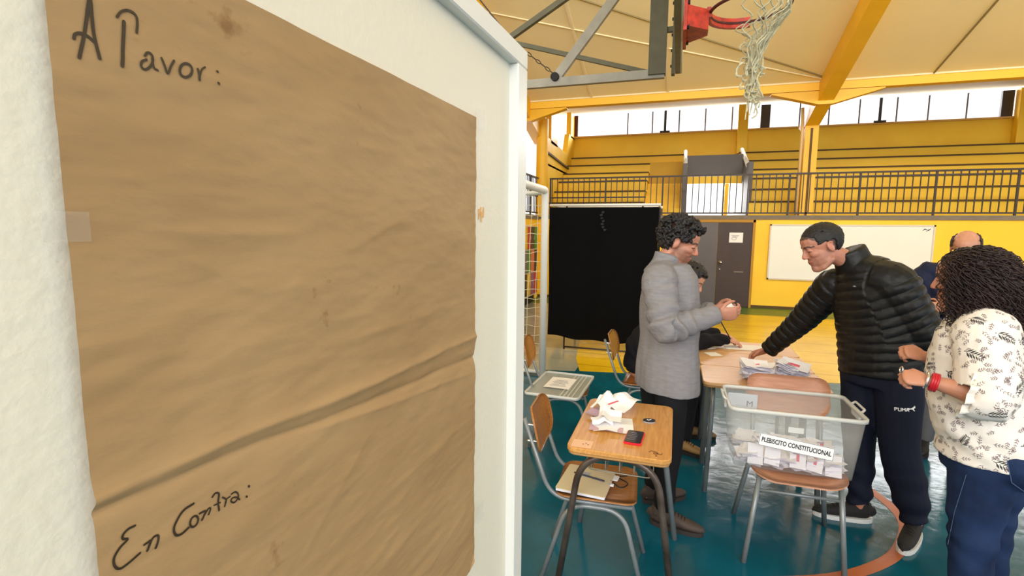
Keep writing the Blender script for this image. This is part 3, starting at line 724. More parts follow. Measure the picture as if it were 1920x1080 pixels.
for i in range(15):
    y = 2.7+2.9*i/14; g.tube([(-1.43, y, zg), (-2.2, y, zg-.05), (-2.5, y, .05)], .003, 4)
for j in range(10): g.tube([(-2.2-.3*(j/9), 5.6, zg-.05-(zg-.1)*j/9), (-2.2-.3*(j/9), 2.7, zg-.05-(zg-.1)*j/9)], .003, 4)
under(goal, g.build('goal_net', mat('net_cord', S(214, 208, 180), .8), kind='stuff'))
# ------------------------------------------------------------------ voting booth
YBo = 6.95
booth = empty('voting_booth', (-1, YBo, 0), 0, 'black cloth voting booth on a thin metal frame, behind the man in the grey fleece', 'booth')
xa, xb = -1.70, -.24
mb = MB(); nX, nZ = 70, 60
def clothp(a, b_, s0, depthdir):
    vs = []
    for j in range(nZ+1):
        for i in range(nX+1):
            u = i/nX; w = j/nZ; p = a.lerp(b_, u); hem = .20-.05*math.sin(u*2.6)+.012*math.sin(u*17)
            z = 2.0+(hem-2.0)*w
            d = (.003+.007*w)*(math.sin(u*13+s0)+.6*math.sin(u*27+1.3*s0+w*2))+.006*math.sin(w*7+u*5)
            vs.append(p+depthdir*d+V((0, 0, z)))
    return vs, [(j*(nX+1)+i, j*(nX+1)+i+1, (j+1)*(nX+1)+i+1, (j+1)*(nX+1)+i) for j in range(nZ) for i in range(nX)]
mb.add(*clothp(V((xa, YBo, 0)), V((xb, YBo, 0)), 0, V((0, -1, 0))))
mb.add(*clothp(V((xa, YBo, 0)), V((xa, YBo+.9, 0)), 2, V((-1, 0, 0))))
mb.add(*clothp(V((xb, YBo, 0)), V((xb, YBo+.9, 0)), 4, V((1, 0, 0))))
m_cl = mat('black_cloth', S(9, 9, 11), .9, spec=.1, bump=.1, bscale=200); under(booth, mb.build('black_cloth', m_cl, smooth=True))
mb = MB()
for y in (YBo+.03, YBo+.87): mb.tube([(xa-.01, y, 2.03), (xb+.02, y, 2.03)], .018, 8)
for x in (xa+.01, xb-.01): mb.tube([(x, YBo+.03, 2.03), (x, YBo+.87, 2.03)], .014, 8)
under(booth, mb.build('top_rail', M['white_steel'], smooth=True))
mb = MB()
for x in (-1.47, -.45):
    for y in (YBo+.03, YBo+.87): mb.tube([(x, y, 2.03), (x, y, 0)], .012, 8)
for y in (YBo+.03, YBo+.87): mb.tube([(-1.47, y, .035), (-.45, y, .035)], .012, 8)
under(booth, mb.build('frame', M['rail'], smooth=True))
mb = MB(); r_ = random.Random(9)
for i in range(7):
    p = atY(1131+r_.uniform(-5, 5), 398+i*5.5, YBo-.045); mb.prism([(.03*math.cos(t)*r_.uniform(.5, 1), .022*math.sin(t)*r_.uniform(.5, 1)) for t in np.linspace(0, 6.28, 9)[:-1]], 0, .001, Matrix.Translation(p) @ Matrix.Rotation(PI/2, 4, 'X'))
under(booth, mb.build('chalk_smudge', mat('chalk_smudge', S(34, 34, 38), .9)))
# ------------------------------------------------------------------ coloured lockers on the end wall
lk = empty('locker_cabinet', (-3.2, 10, .18), 0, 'three-tier cabinet of narrow coloured doors by the end wall, seen through the goal net', 'cabinet')
under(lk, MB().box(*SX(XE+.01, -3.12, 7.25, 11.55, .18, 1.76)).build('carcass', mat('locker_carcass', S(206, 192, 170), .6)))
under(lk, MB().box(*SX(XE+.03, -3.16, 7.35, 11.45, 0.0, .18)).build('plinth', M['black']))
CC = {'g': S(52, 128, 36), 'k': S(34, 26, 34), 'r': S(176, 26, 44), 'y': S(214, 176, 24), 'b': S(106, 96, 112), 's': S(206, 108, 84), 'o': S(206, 112, 44), 'p': S(136, 88, 130)}
CM = {k: mat('locker_'+k, c, .5) for k, c in CC.items()}
rows = ['gkryb'*3, 'ksgbr'*3, 'rpyko'*3]
dm = {}
for j, row in enumerate(rows):
    for i, ch in enumerate(row):
        yy = 11.52-.285*i
        if ch not in dm:
            dm[ch] = MB().box((0, 0, 0), (.02, .262, .49), bev=.006).build('locker_door', CM[ch], lk); o = dm[ch]
            MB().box((.014, .09, 0), (.012, .012, .08)).build('handle', M['chrome'], o)
        else:
            s_ = dm[ch]; o = s_.copy(); COL.objects.link(o)
            for c_ in s_.children: c2 = c_.copy(); COL.objects.link(c2); c2.parent = o
        o.location = V((-3.11, yy-.14, 1.50-.52*j))-lk.location
# ------------------------------------------------------------------ furniture
def wood(name, c, c2, ax='X', rough=.38):
    m, nt, b = node_mat(name); tc = N(nt, 'ShaderNodeTexCoord'); mp = N(nt, 'ShaderNodeMapping')
    mp.inputs['Scale'].default_value = (1.2, 16, 16) if ax == 'X' else (16, 1.2, 16)
    nt.links.new(tc.outputs['Object'], mp.inputs[0]); n = N(nt, 'ShaderNodeTexNoise'); n.inputs['Scale'].default_value = 5; n.inputs['Detail'].default_value = 7; n.inputs['Distortion'].default_value = .6
    nt.links.new(mp.outputs[0], n.inputs[0]); cr = N(nt, 'ShaderNodeValToRGB'); cr.color_ramp.elements[0].position = .3; cr.color_ramp.elements[1].position = .68
    cr.color_ramp.elements[0].color = (*c2, 1); cr.color_ramp.elements[1].color = (*c, 1); nt.links.new(n.outputs[0], cr.inputs[0]); nt.links.new(cr.outputs[0], b.inputs['Base Color'])
    b.inputs['Roughness'].default_value = rough; return m
M['oak'] = wood('honey_wood_laminate', S(210, 156, 88), S(184, 126, 62))
M['pale_oak'] = wood('pale_wood_laminate', S(226, 182, 134), S(204, 154, 104))
M['ply'] = wood('brown_plywood', S(178, 118, 62), S(140, 86, 40), rough=.3)
M['pink_ply'] = wood('pinkish_plywood', S(196, 142, 112), S(176, 120, 92), rough=.4)
M['ply_edge'] = mat('ply_edge', S(176, 130, 76), .6)
M['tube_grey'] = mat('grey_tube_paint', S(136, 142, 146), .35, .3, var=.2, vscale=14)
M['tube_brown'] = mat('brown_grey_tube', S(104, 92, 84), .35, .4, var=.35, vscale=9, c2=S(62, 50, 44))
def rrect(w, h, r, n=6):
    out = []
    for cx, cy, a0 in ((w/2-r, h/2-r, 0), (-w/2+r, h/2-r, 90), (-w/2+r, -h/2+r, 180), (w/2-r, -h/2+r, 270)):
        for k in range(n+1):
            a = math.radians(a0+90*k/n); out.append((cx+r*math.cos(a), cy+r*math.sin(a)))
    return out
def slab_rr(w, h, r, z0, z1, e=.003):
    p0 = rrect(w, h, r); p1 = rrect(w-2*e, h-2*e, r-e); n = len(p0); vs = []
    for z, p in ((z0, p1), (z0+e, p0), (z1-e, p0), (z1, p1)): vs += [(x, y, z) for x, y in p]
    fs = [tuple(range(n-1, -1, -1)), tuple(range(3*n, 4*n))]
    for k in range(3): fs += [(k*n+i, k*n+(i+1) % n, (k+1)*n+(i+1) % n, (k+1)*n+i) for i in range(n)]
    return vs, fs
def desk(loc, rz, label, top, t_near, t_far, L=.68, Wd=.45, basket=True, group=None, foot=.265):
    d = empty('school_desk', (*loc, 0), rz, label, 'desk', group)
    mb = MB().add(*slab_rr(L, Wd, .045, .718, .74)); mb.build('desktop', top, d)
    MB().add(*slab_rr(L-.012, Wd-.012, .04, .704, .7175)).build('underside_board', M['ply_edge'], d)
    for sg, mm in ((-1, t_near), (1, t_far)):
        x = sg*(L/2-.07); xf = sg*(L/2-.045)
        pts = arc_pts([(xf, -foot, 0), (x, -.165, .69), (x, .165, .69), (xf, foot, 0)], .15, 9)
        MB().tube(pts, .0155, 12).build('leg_frame', mm, d, True)
    if basket:
        mb = MB()
        for y in (-.13, -.065, 0, .065, .13): mb.tube(arc_pts([(-.2, y, .70), (-.2, y, .58), (.2, y, .58), (.2, y, .70)], .03), .003, 6)
        for x in (-.2, -.07, .07, .2): mb.tube(arc_pts([(x, -.15, .70), (x, -.15, .58), (x, .15, .58), (x, .15, .70)], .03), .003, 6)
        mb.build('wire_basket', M['galv'], d, True)
    return d
deskA = desk((-.205, 2.475), PI/2, 'honey wood school desk with papers, phone and badge on it, nearest the board', M['oak'], M['tube_brown'], M['tube_grey'], L=.70)
for i, (y, lab) in enumerate(((3.6, 'pale wood school desk under the two heaps of ballots, nearest of the row'), (4.055, 'pale wood school desk in the middle of the row, under the reaching hand'), (4.51, 'pale wood school desk farthest in the row, with a white sheet on it'))):
    desk((.57, y), 0, lab, M['pale_oak'], M['tube_grey'], M['tube_grey'], L=.74, Wd=.448, basket=False, foot=.212)
# marks on the front desk
mk = MB(); 
for dx, dy in ((0, 0), (.014, 0), (.007, .012)): mk.prism([(.004*math.cos(t), .004*math.sin(t)) for t in np.linspace(0, 6.28, 7)[:-1]], 0, .0004, Matrix.Translation((-.30+dy, .155-dx*1.6, .7416)))
mk.build('inked_dots', mat('purple_ink', S(120, 70, 70), .6), deskA)
MB().box((-.295, .16, .7408), (.08, .09, .0008)).build('pale_sticker', mat('pink_sticker', S(226, 180, 142), .5), deskA)
mk = MB(); p = [(-.285, -.13), (-.27, -.14), (-.275, -.16), (-.29, -.17), (-.30, -.155), (-.285, -.15), (-.295, -.18), (-.28, -.185)]
mk.tube(bez([V((x, y, .7408)) for x, y in p], 4), .0016, 4); mk.tube(bez([V((-.315, -.16, .7408)), V((-.318, -.163, .7408))], 2), .003, 5); mk.build('pen_doodle', mat('doodle_ink', S(96, 50, 24), .6), deskA)
# school chair, facing local +x
def curved_panel(w, h, r, th, bow, M4, seg=9):
    """rounded rectangle w (across) x h, bowed across w"""
    P0 = rrect(w, h, r, 5); n = len(P0); cols = 9; rows_ = 7; mb = MB(); vs = []
    # polar fill keeps the rounded outline
    for side_ in (0, 1):
        for k in range(6):
            f_ = k/5
            for x, y in P0:
                xx, yy = x*f_, y*f_; vs.append(M4 @ V((xx, yy, bow*(xx/(w/2))**2 + (th if side_ else 0))))
    fs = []
    for side_ in (0, 1):
        o_ = side_*6*n
        for k in range(5):
            for i in range(n):
                q = (o_+k*n+i, o_+k*n+(i+1) % n, o_+(k+1)*n+(i+1) % n, o_+(k+1)*n+i); fs.append(q if side_ else q[::-1])
    for i in range(n): fs.append((5*n+i, 5*n+(i+1) % n, 11*n+(i+1) % n, 11*n+i))
    return vs, fs
def chair(loc, rz, label, mply=None, h=.44, group=None):
    mply = mply or M['ply']; c = empty('school_chair', (*loc, 0), rz, label, 'chair', group)
    Ms = Matrix.Translation((.0, 0, h-.006)) @ Matrix.Rotation(PI/2, 4, 'Z')
    MB().add(*curved_panel(.37, .38, .06, .011, .012, Ms)).build('seat', mply, c, True)
    Mb = Matrix.Translation((-.315, 0, h+.285)) @ Matrix.Rotation(-.22, 4, 'Y') @ Matrix(((0, 0, 1, 0), (1, 0, 0, 0), (0, 1, 0, 0), (0, 0, 0, 1)))
    MB().add(*curved_panel(.37, .225, .085, .011, .03, Mb)).build('backrest', mply, c, True)
    for sg in (-1, 1):
        y = .155*sg
        MB().tube(arc_pts([(.17, y, h-.02), (-.215, y, h-.02), (-.345, y, h+.36)], .10, 7), .0105, 10).build('back_tube', M['tube_grey'], c, True)
        MB().tube(arc_pts([(.235, y*1.12, 0), (.13, y, h-.04), (-.13, y, h-.04), (-.25, y*1.12, 0)], .10, 8), .0115, 10).build('leg_arch', M['tube_grey'], c, True)
    mb = MB()
    for sg in (-1, 1):
        for z in (h+.25, h+.33): mb.tube([(-.285-(z-h-.25)*.2, .155*sg, z), (-.325-(z-h-.25)*.2, .155*sg, z)], .007, 8, cap='round')
    mb.build('rivets', M['chrome'], c, True)
    return c
chairA = chair((-.32, 2.42), .06, 'brown plywood school chair with a folder on its seat, pushed under the front desk')
cb = atd(993, 658, 4.05); chairB = chair((-.80, 3.86), .10, 'brown plywood school chair holding a clear box lid, beside the goal post')
cc = atd(1160, 645, 4.3); chairC = chair((cc.x+.25, cc.y), -.03, 'brown plywood school chair under the seated man, in front of the black booth')
print('chairB back', cb, 'C', cc)
# chair under the ballot box, facing the camera
bc = empty('school_chair', (.64, 2.93, 0), 0, 'pinkish plywood school chair carrying the clear ballot box', 'chair')
def bcl(o): o.parent = bc; rel(o, bc.location); return o
for (fx, fy, tx, ty) in ((.40, 2.69, .46, 2.76), (.86, 2.71, .83, 2.77), (.40, 3.17, .46, 3.06), (.89, 3.20, .82, 3.07)):
    bcl(MB().tube([(fx, fy, 0), (tx, ty, .445)], .0135, 10).build('leg', M['tube_grey'], smooth=True))
bcl(MB().tube([(.455, 2.752, .375), (.835, 2.762, .375)], .009, 8).tube([(.458, 2.76, .44), (.83, 2.77, .44)], .011, 8).build('front_rail', M['tube_grey'], smooth=True))
bcl(MB().tube([(.458, 2.76, .44), (.458, 3.06, .44)], .011, 8).tube([(.83, 2.77, .44), (.822, 3.07, .44)], .011, 8).build('side_rails', M['tube_grey'], smooth=True))
bcl(MB().add(*curved_panel(.44, .40, .10, .012, .03, Matrix.Translation((.645, 2.90, .437)))).build('seat', M['pink_ply'], smooth=True))
for x in (.47, .82): bcl(MB().tube(arc_pts([(x, 3.0, .44), (x, 3.13, .44), (x, 3.235, .86)], .07), .012, 10).build('back_tube', M['tube_grey'], smooth=True))
bcl(MB().add(*curved_panel(.43, .22, .06, .012, .02, Matrix.Translation((.645, 3.208, .76)) @ Matrix.Rotation(PI/2-.2, 4, 'X'))).build('backrest', M['pink_ply'], smooth=True))
mb = MB()
for dx in (-.14, .14, 0): mb.tube([(.645+dx, 3.19, .79), (.645+dx, 3.178, .79)], .008, 8)
bcl(mb.build('rivets', M['chrome']))
# ------------------------------------------------------------------ ballot box
M['plastic'] = glassy('translucent_plastic', (.92, .92, .91), .13, .22)
bx = empty('ballot_box', (.61, 2.97, .47), math.radians(.8), 'clear plastic ballot box with a printed strip, on the pinkish chair', 'box')
def boxshell(w0, d0, w1, d1, z0, z1, r, th):
    """tapered open box with wall thickness"""
    vs, fs = [], []; n = None
    for (w, d, z, rr_) in ((w0, d0, z0, r*.8), (w1, d1, z1, r), (w1-2*th, d1-2*th, z1, r-th), (w0-2*th, d0-2*th, z0+th, r*.8-th)):
        p = rrect(w, d, max(.005, rr_), 5); n = len(p); vs += [(x, y, z) for x, y in p]
    for k in range(3): fs += [(k*n+i, k*n+(i+1) % n, (k+1)*n+(i+1) % n, (k+1)*n+i) for i in range(n)]
    fs += [tuple(range(n-1, -1, -1)), tuple(range(3*n, 4*n))]
    return vs, fs
MB().add(*boxshell(.55, .36, .615, .405, 0, .32, .035, .0025)).build('tub', M['plastic'], bx, True)
def rim(w, d, z0, z1, th, r):
    a = rrect(w, d, r, 6); b_ = rrect(w-2*th, d-2*th, r-th*.6, 6); n = len(a)
    vs = [(x, y, z) for z, p in ((z0, a), (z1, a), (z1, b_), (z0, b_)) for x, y in p]
    return vs, [(k*n+i, k*n+(i+1) % n, ((k+1) % 4)*n+(i+1) % n, ((k+1) % 4)*n+i) for k in range(4) for i in range(n)]
M['plastic_rim'] = glassy('plastic_rim', (.86, .86, .83), .6, .25)
MB().add(*rim(.635, .425, .306, .325, .014, .045)).build('rim', M['plastic_rim'], bx, True)
for sg in (-1, 1):
    MB().tube(arc_pts([(sg*.315, -.07, .32), (sg*.332, -.07, .335), (sg*.332, .07, .335), (sg*.315, .07, .32)], .02), .006, 8).build('handle', M['plastic_rim'], bx, True)
    MB().box((sg*.318, 0, .295), (.012, .12, .05), bev=.004).build('latch', M['plastic_rim'], bx)
def wallM(y_top, y_bot, z0, z1, z, sgn=-1):
    t = (z-z0)/(z1-z0); y = y_bot+(y_top-y_bot)*t; ang = math.atan2(y_top-y_bot, z1-z0)
    return y, ang
yy, ang = wallM(-.2025, -.18, 0, .32, .15)
ML = Matrix.Translation((.005, yy-.0045, .150)) @ Matrix.Rotation(PI/2-ang*-1, 4, 'X') @ Matrix.Rotation(-.115, 4, 'Z')
MB().prism(rrect(.345, .066, .002, 1), 0, .0008, ML).build('label_strip', paper, bx)
bd = MB()
for (x, y, w, h) in ((0, .031, .341, .0018), (0, -.031, .341, .0018), (-.1695, 0, .0018, .062), (.1695, 0, .0018, .062)): bd.prism([(x-w/2, y-h/2), (x+w/2, y-h/2), (x+w/2, y+h/2), (x-w/2, y+h/2)], .0009, .0013, ML)
bd.build('label_border', ink, bx)
text_mesh('lettering', 'PLEBISCITO CONSTITUCIONAL', .0335, ink, ML @ Matrix.Translation((0, 0, .0012)), bx, .0003, bold=.0009, sx=.675)
yy2, a2 = wallM(.2025, .18, 0, .32, .24)
MM = Matrix.Translation((-.20, yy2-.006, .235)) @ Matrix.Rotation(PI/2+.1, 4, 'X')
MB().prism(rrect(.16, .10, .004, 1), 0, .0008, MM).build('inner_label', mat('grey_label', S(196, 200, 206), .7), bx)
text_mesh('inner_lettering', 'M', .05, ink_grey, MM @ Matrix.Translation((.04, -.012, .001)), bx, .0003)
MB().box((-.0, -.1965, .235), (.07, .002, .028)).build('embossed_plate', M['plastic_rim'], bx)
# folded ballots ---------------------------------------------------------------
def ballot_mesh(seed, w=.10, h=.145, open_=.02, curl=.01, printed=True):
    r_ = random.Random(seed); nx_, ny_ = 5, 6; mb = MB(); mats = []
    for layer in (0, 1):
        vs = []
        for j in range(ny_+1):
            for i in range(nx_+1):
                x = -w/2+w*i/nx_; y = -h/2+h*j/ny_
                z = curl*math.sin(y/h*PI+r_.random()*.05)*(.5+layer*.5)+layer*(.0012+open_*(i/nx_)**1.5)+.0012*math.sin(i*2+j+seed)
                vs.append((x, y, z))
        mb.add(vs, [(j*(nx_+1)+i, j*(nx_+1)+i+1, (j+1)*(nx_+1)+i+1, (j+1)*(nx_+1)+i) for j in range(ny_) for i in range(nx_)])
    me = bpy.data.meshes.new('ballot'); me.from_pydata(mb.v, [], mb.f); me.materials.append(paper_b); me.materials.append(ink_pink); me.materials.append(ink_grey_l)
    if printed:
        base = nx_*ny_
        for j in range(2, 4): me.polygons[base+j*nx_+2].material_index = 1
        for j in (4,): me.polygons[base+j*nx_+1].material_index = 2; me.polygons[base+j*nx_+2].material_index = 2
    me.polygons.foreach_set('use_smooth', [True]*len(me.polygons)); me.update(); return me
paper_b = mat('ballot_paper', S(246, 244, 254), .75); paper_w = mat('ballot_paper_white', S(240, 238, 240), .75)
ink_grey_l = mat('ink_lavender', S(176, 160, 190), .8)
BM = [ballot_mesh(i, open_=.008+.007*(i % 3), curl=.006*(i % 4)-.004, printed=i % 3 != 1) for i in range(8)]
r_ = random.Random(11)
def ballot(p, rot, label, group, scale=1, k=None):
    o = bpy.data.objects.new('ballot', BM[r_.randrange(8) if k is None else k]); COL.objects.link(o)
    o.location = p; o.rotation_euler = rot; o.scale = (scale,)*3; return tag(o, label, 'paper', group)
bxM = Matrix.Translation(bx.location) @ Matrix.Rotation(bx.rotation_euler.z, 4, 'Z')
for k in range(84):
    lay = k//14; x = -.24+.48*((k % 7)/6)+r_.uniform(-.02, .02); y = (-.10 if (k//7) % 2 else .09)+r_.uniform(-.025, .02)
    x = max(-.195, min(.195, x)); y = max(-.10, min(.10, y)); z = .009+lay*.0105+r_.uniform(0, .004)
    ballot(bxM @ V((x, y, z)), (r_.uniform(-.08, .08), r_.uniform(-.08, .08), r_.uniform(-.6, .6)+(PI/2 if r_.random() < .5 else 0)), 'folded ballot among those heaped in the clear ballot box', 'ballots in the clear box', .9)
NM = {-.17: 'leftmost', -.09: 'second from left', .03: 'middle', .11: 'fourth from left', .19: 'rightmost'}
for x, z in ((-.17, .066), (-.09, .072), (.03, .07), (.11, .064), (.19, .05)):
    ballot(bxM @ V((x, -.145, z)), (1.1, r_.uniform(-.2, .2), r_.uniform(-.2, .2)), NM[x]+' of the five ballots standing against the front wall of the clear box', 'ballots at the front of the clear box', .72, 0 if x in (.03, .11) else 1)
def heap(cx, cy, n, lab, grp, spread, hz=.003, rz0=0, z0=.7415):
    for k in range(n):
        a = rz0+r_.uniform(-spread, spread)
        ballot((cx+r_.uniform(-.02, .02), cy+r_.uniform(-.015, .015), z0+.012+k*hz), (r_.uniform(-.16, .16)*min(1, k/8), r_.uniform(-.16, .16)*min(1, k/8), a), lab, grp, 1.15)
p1 = atz(1423, 713, .745); p2 = atz(1492, 714, .745)
heap(p1.x-.01, p1.y+.02, 24, 'folded ballot in the left heap on the pale desk', 'ballots in the left heap', .45, .0036, PI/2)
heap(p2.x-.02, p2.y+.03, 24, 'folded ballot in the fanned right heap on the pale desk', 'ballots in the right heap', 1.0, .0036, PI/2+.4)
sh = MB(); cs = atz(1402, 652, .7415)
def sheet(name, c, w, h, rz, m, lab, lift=.0, text=False, cat='paper', group=None, z=None):
    o = MB(); n_ = 8; vs = [(-w/2+w*i/n_, -h/2+h*j/n_, lift*math.sin(i/n_*PI)*.5+lift*.4*(j/n_)**2) for j in range(n_+1) for i in range(n_+1)]
    o.add(vs, [(j*(n_+1)+i, j*(n_+1)+i+1, (j+1)*(n_+1)+i+1, (j+1)*(n_+1)+i) for j in range(n_) for i in range(n_)])
    ob = o.build(name, m, smooth=True); ob.location = c; ob.rotation_euler = (0, 0, rz); tag(ob, lab, cat, group)
    if text:
        t = MB()
        for k in range(6): t.box((0, h*.3-k*h*.1, lift*.75+.0012), (w*(.65-.1*(k % 3)), .006, .0006))
        t.build('printed_lines', ink_grey, ob)
    return ob
sheet('tally_sheet', (cs.x-.02, cs.y, .7425), .32, .22, .05, paper_w, 'white sheet under the seated man\'s hand on the farthest desk')
c = atz(1335, 664, .7415); sheet('paper_sheet', (c.x+.01, c.y, .7422), .1, .12, .4, paper_w, 'small white slip at the left edge of the pale desks')
# papers on the front desk
def open_sheet(cpx, w, h, rz, lab, folds, z=.7415, m=None, tilt=0):
    c = atz(*cpx, z); n_ = 12; o = MB(); vs = []
    for j in range(n_+1):
        for i in range(n_+1):
            x = -w/2+w*i/n_; y = -h/2+h*j/n_; zz = .001
            for (ax, pos, hh) in folds:
                t = (i/n_ if ax == 'x' else j/n_); zz += hh*max(0, 1-abs(t-pos)*3.2)
            zz += tilt*(j/n_); vs.append((x, y, zz))
    o.add(vs, [(j*(n_+1)+i, j*(n_+1)+i+1, (j+1)*(n_+1)+i+1, (j+1)*(n_+1)+i) for j in range(n_) for i in range(n_)])
    ob = o.build('ballot', m or paper_w); ob.location = (c.x, c.y, z+.001); ob.rotation_euler = (0, 0, rz); tag(ob, lab, 'paper')
    t = MB()
    for k in range(3): t.box((w*.08, -h*.36+k*.012, .003), (w*.5, .004, .0008))
    return ob
open_sheet((1150, 797), .19, .20, .12, 'creased unfolded ballot lying lowest in the front desk pile', (('x', .35, .012), ('y', .5, .006)))
open_sheet((1137, 802), .16, .10, .06, 'pinkish backed ballot sticking out at the pile\'s front edge', (('x', .5, .004),), .744, mat('ballot_pink', S(206, 170, 180), .8))
open_sheet((1122, 773), .09, .12, -.5, 'lavender backed ballot at the left of the front desk pile', (('y', .5, .01),), .757, mat('ballot_mauve', S(180, 150, 170), .8))
open_sheet((1133, 762), .10, .13, -.35, 'white ballot with a raised peak at the far left of the pile', (('x', .45, .035), ('y', .8, .02)), .752, tilt=.03)
open_sheet((1165, 762), .15, .15, -.55, 'white ballot with a pink edge at the far right of the pile', (('x', .3, .022), ('y', .7, .018)), .754, tilt=.035)
open_sheet((1144, 782), .11, .12, .05, 'small folded ballot standing proud on top of the front pile', (('x', .2, .03), ('y', .9, .02)), .775)
open_sheet((1128, 790), .10, .10, .25, 'crumpled white ballot at the left front of the pile', (('x', .6, .02), ('y', .3, .014)), .756)
pk = MB(); q = atz(1150, 756, .80)
pk.box((0, 0, 0), (.012, .07, .001)); o = pk.build('ballot_stub', ink_pink); o.location = (q.x, q.y, .803); o.rotation_euler = (.1, .1, -.7); tag(o, 'narrow pink printed ballot stub near the top of the pile', 'paper')
# phone with a red case
a, b_, c, d = (atz(x, y, .75) for x, y in ((1180, 802), (1210, 807), (1202, 838), (1165, 832)))
pc = (a+b_+c+d)/4; ax = ((a+b_)/2-(c+d)/2); rz = math.atan2(ax.y, ax.x)-PI/2
ph = empty('mobile_phone', (pc.x, pc.y, .7405), rz, 'mobile phone in a bright red case, face up on the honey desk', 'phone')
MB().add(*slab_rr(.080, .150, .012, .0, .010, .002)).build('red_case', mat('red_case', S(228, 24, 44), .4), ph)
MB().add(*slab_rr(.073, .143, .010, .0101, .0118, .0005)).build('screen', mat('phone_glass', S(20, 22, 32), .12), ph)
mb = MB()
for i in range(5): mb.box((-.008+.003*(i % 2), .04-.02*i, .0122), (.03+.006*(i % 3), .005, .0003))
mb.build('screen_text', mat('screen_text', S(90, 100, 130), .4), ph)
ca = atz(1217, 791, .742)
bg_ = empty('badge', (ca.x, ca.y, .7405), .2, 'small dark oval badge with a white tick, on the honey desk', 'badge')
MB().prism([(.031*math.cos(t), .022*math.sin(t)) for t in np.linspace(0, 2*PI, 25)[:-1]], 0, .008).build('rim', mat('badge_rim', S(150, 150, 156), .4), bg_)
MB().prism([(.0305*math.cos(t), .0215*math.sin(t)) for t in np.linspace(0, 2*PI, 25)[:-1]], .008, .012).build('dark_face', mat('badge_dark', S(18, 18, 26), .3), bg_)
MB().tube([(-.010, .002, .0125), (-.003, -.006, .0125), (.012, .008, .0125)], .0016, 5).build('tick_mark', paper_w, bg_)
# folder and papers on chair A
f0 = atz(1098, 902, .462); fo = empty('folder', (f0.x+.005, f0.y-.01, .461), math.radians(-4), 'beige card folder with papers, on the chair seat under the honey desk', 'folder')
MB().add(*slab_rr(.24, .27, .012, .012, .015, .0006)).build('cover', mat('beige_card', S(214, 196, 158), .7), fo)
MB().add(*slab_rr(.235, .265, .004, .0, .0115, .0006)).build('paper_stack', mat('paper_stack', S(220, 218, 232), .8), fo)
MB().box((-.03, .05, .0155), (.07, .05, .0006)).build('printed_label', mat('grey_print', S(176, 176, 184), .8), fo)
pen = MB().tube([(0, 0, 0), (.15, -.04, .0)], .0045, 8, cap='round').build('pen', mat('pen_dark', S(40, 42, 60), .4), smooth=True); pen.location = (f0.x-.06, f0.y+.03, .483); tag(pen, 'dark pen lying across the beige folder', 'pen')
cd = MB().add(*slab_rr(.07, .05, .004, 0, .004, .001)).build('card', paper_w); cd.location = (f0.x+.12, f0.y+.06, .470); cd.rotation_euler = (0, 0, -.15); tag(cd, 'small white card on the folder below the desk edge', 'card')
cd2 = MB().add(*slab_rr(.03, .02, .003, 0, .006, .001)).build('eraser', paper_w); cd2.location = (f0.x+.125, f0.y-.02, .470); tag(cd2, 'small white eraser near the folder\'s right edge', 'eraser')
cbm = MB().tube(bez([V((f0.x+.12, f0.y+.02, .475)), V((f0.x+.17, f0.y-.0, .458)), V((f0.x+.2, f0.y+.05, .458)), V((f0.x+.15, f0.y+.1, .458)), V((f0.x+.19, f0.y+.13, .458))], 5), .003, 6).build('cable', M['black'], smooth=True); tag(cbm, 'thin black cable coiled on the plywood seat by the folder', 'cable')
# lid with paper on chair B
zl = .474; cs_ = [atz(x, y, zl) for x, y in ((985, 737), (1020, 705), (1115, 705), (1085, 750))]
lc = sum(cs_, V((0, 0, 0)))/4; lidang = math.atan2((cs_[2]-cs_[3]).y+(cs_[1]-cs_[0]).y, (cs_[2]-cs_[3]).x+(cs_[1]-cs_[0]).x)
print('lid', [tuple(round(q, 2) for q in c) for c in cs_], lidang)
lid = empty('box_lid', (lc.x, lc.y, zl-.005), lidang, 'translucent grey box lid resting on the plywood chair by the goal', 'lid')
M['lid'] = glassy('lid_plastic', (.55, .57, .54), .55, .25)
MB().add(*slab_rr(.60, .40, .03, .0, .012, .003)).build('lid_plate', M['lid'], lid)
MB().add(*rim(.62, .42, .004, .024, .014, .035)).build('lid_rim', M['plastic_rim'], lid, True)
mb = MB()
for y in (.06, .09, .12, .15): mb.box((0, -y, .0155), (.54, .008, .006))
mb.build('lid_ribs', M['plastic_rim'], lid)
pp = sheet('paper_sheet', (lc.x-.01, lc.y+.02, zl+.014), .20, .29, lidang+PI/2+.0, paper_w, 'printed paper sheet lying on the grey box lid', .003, True)
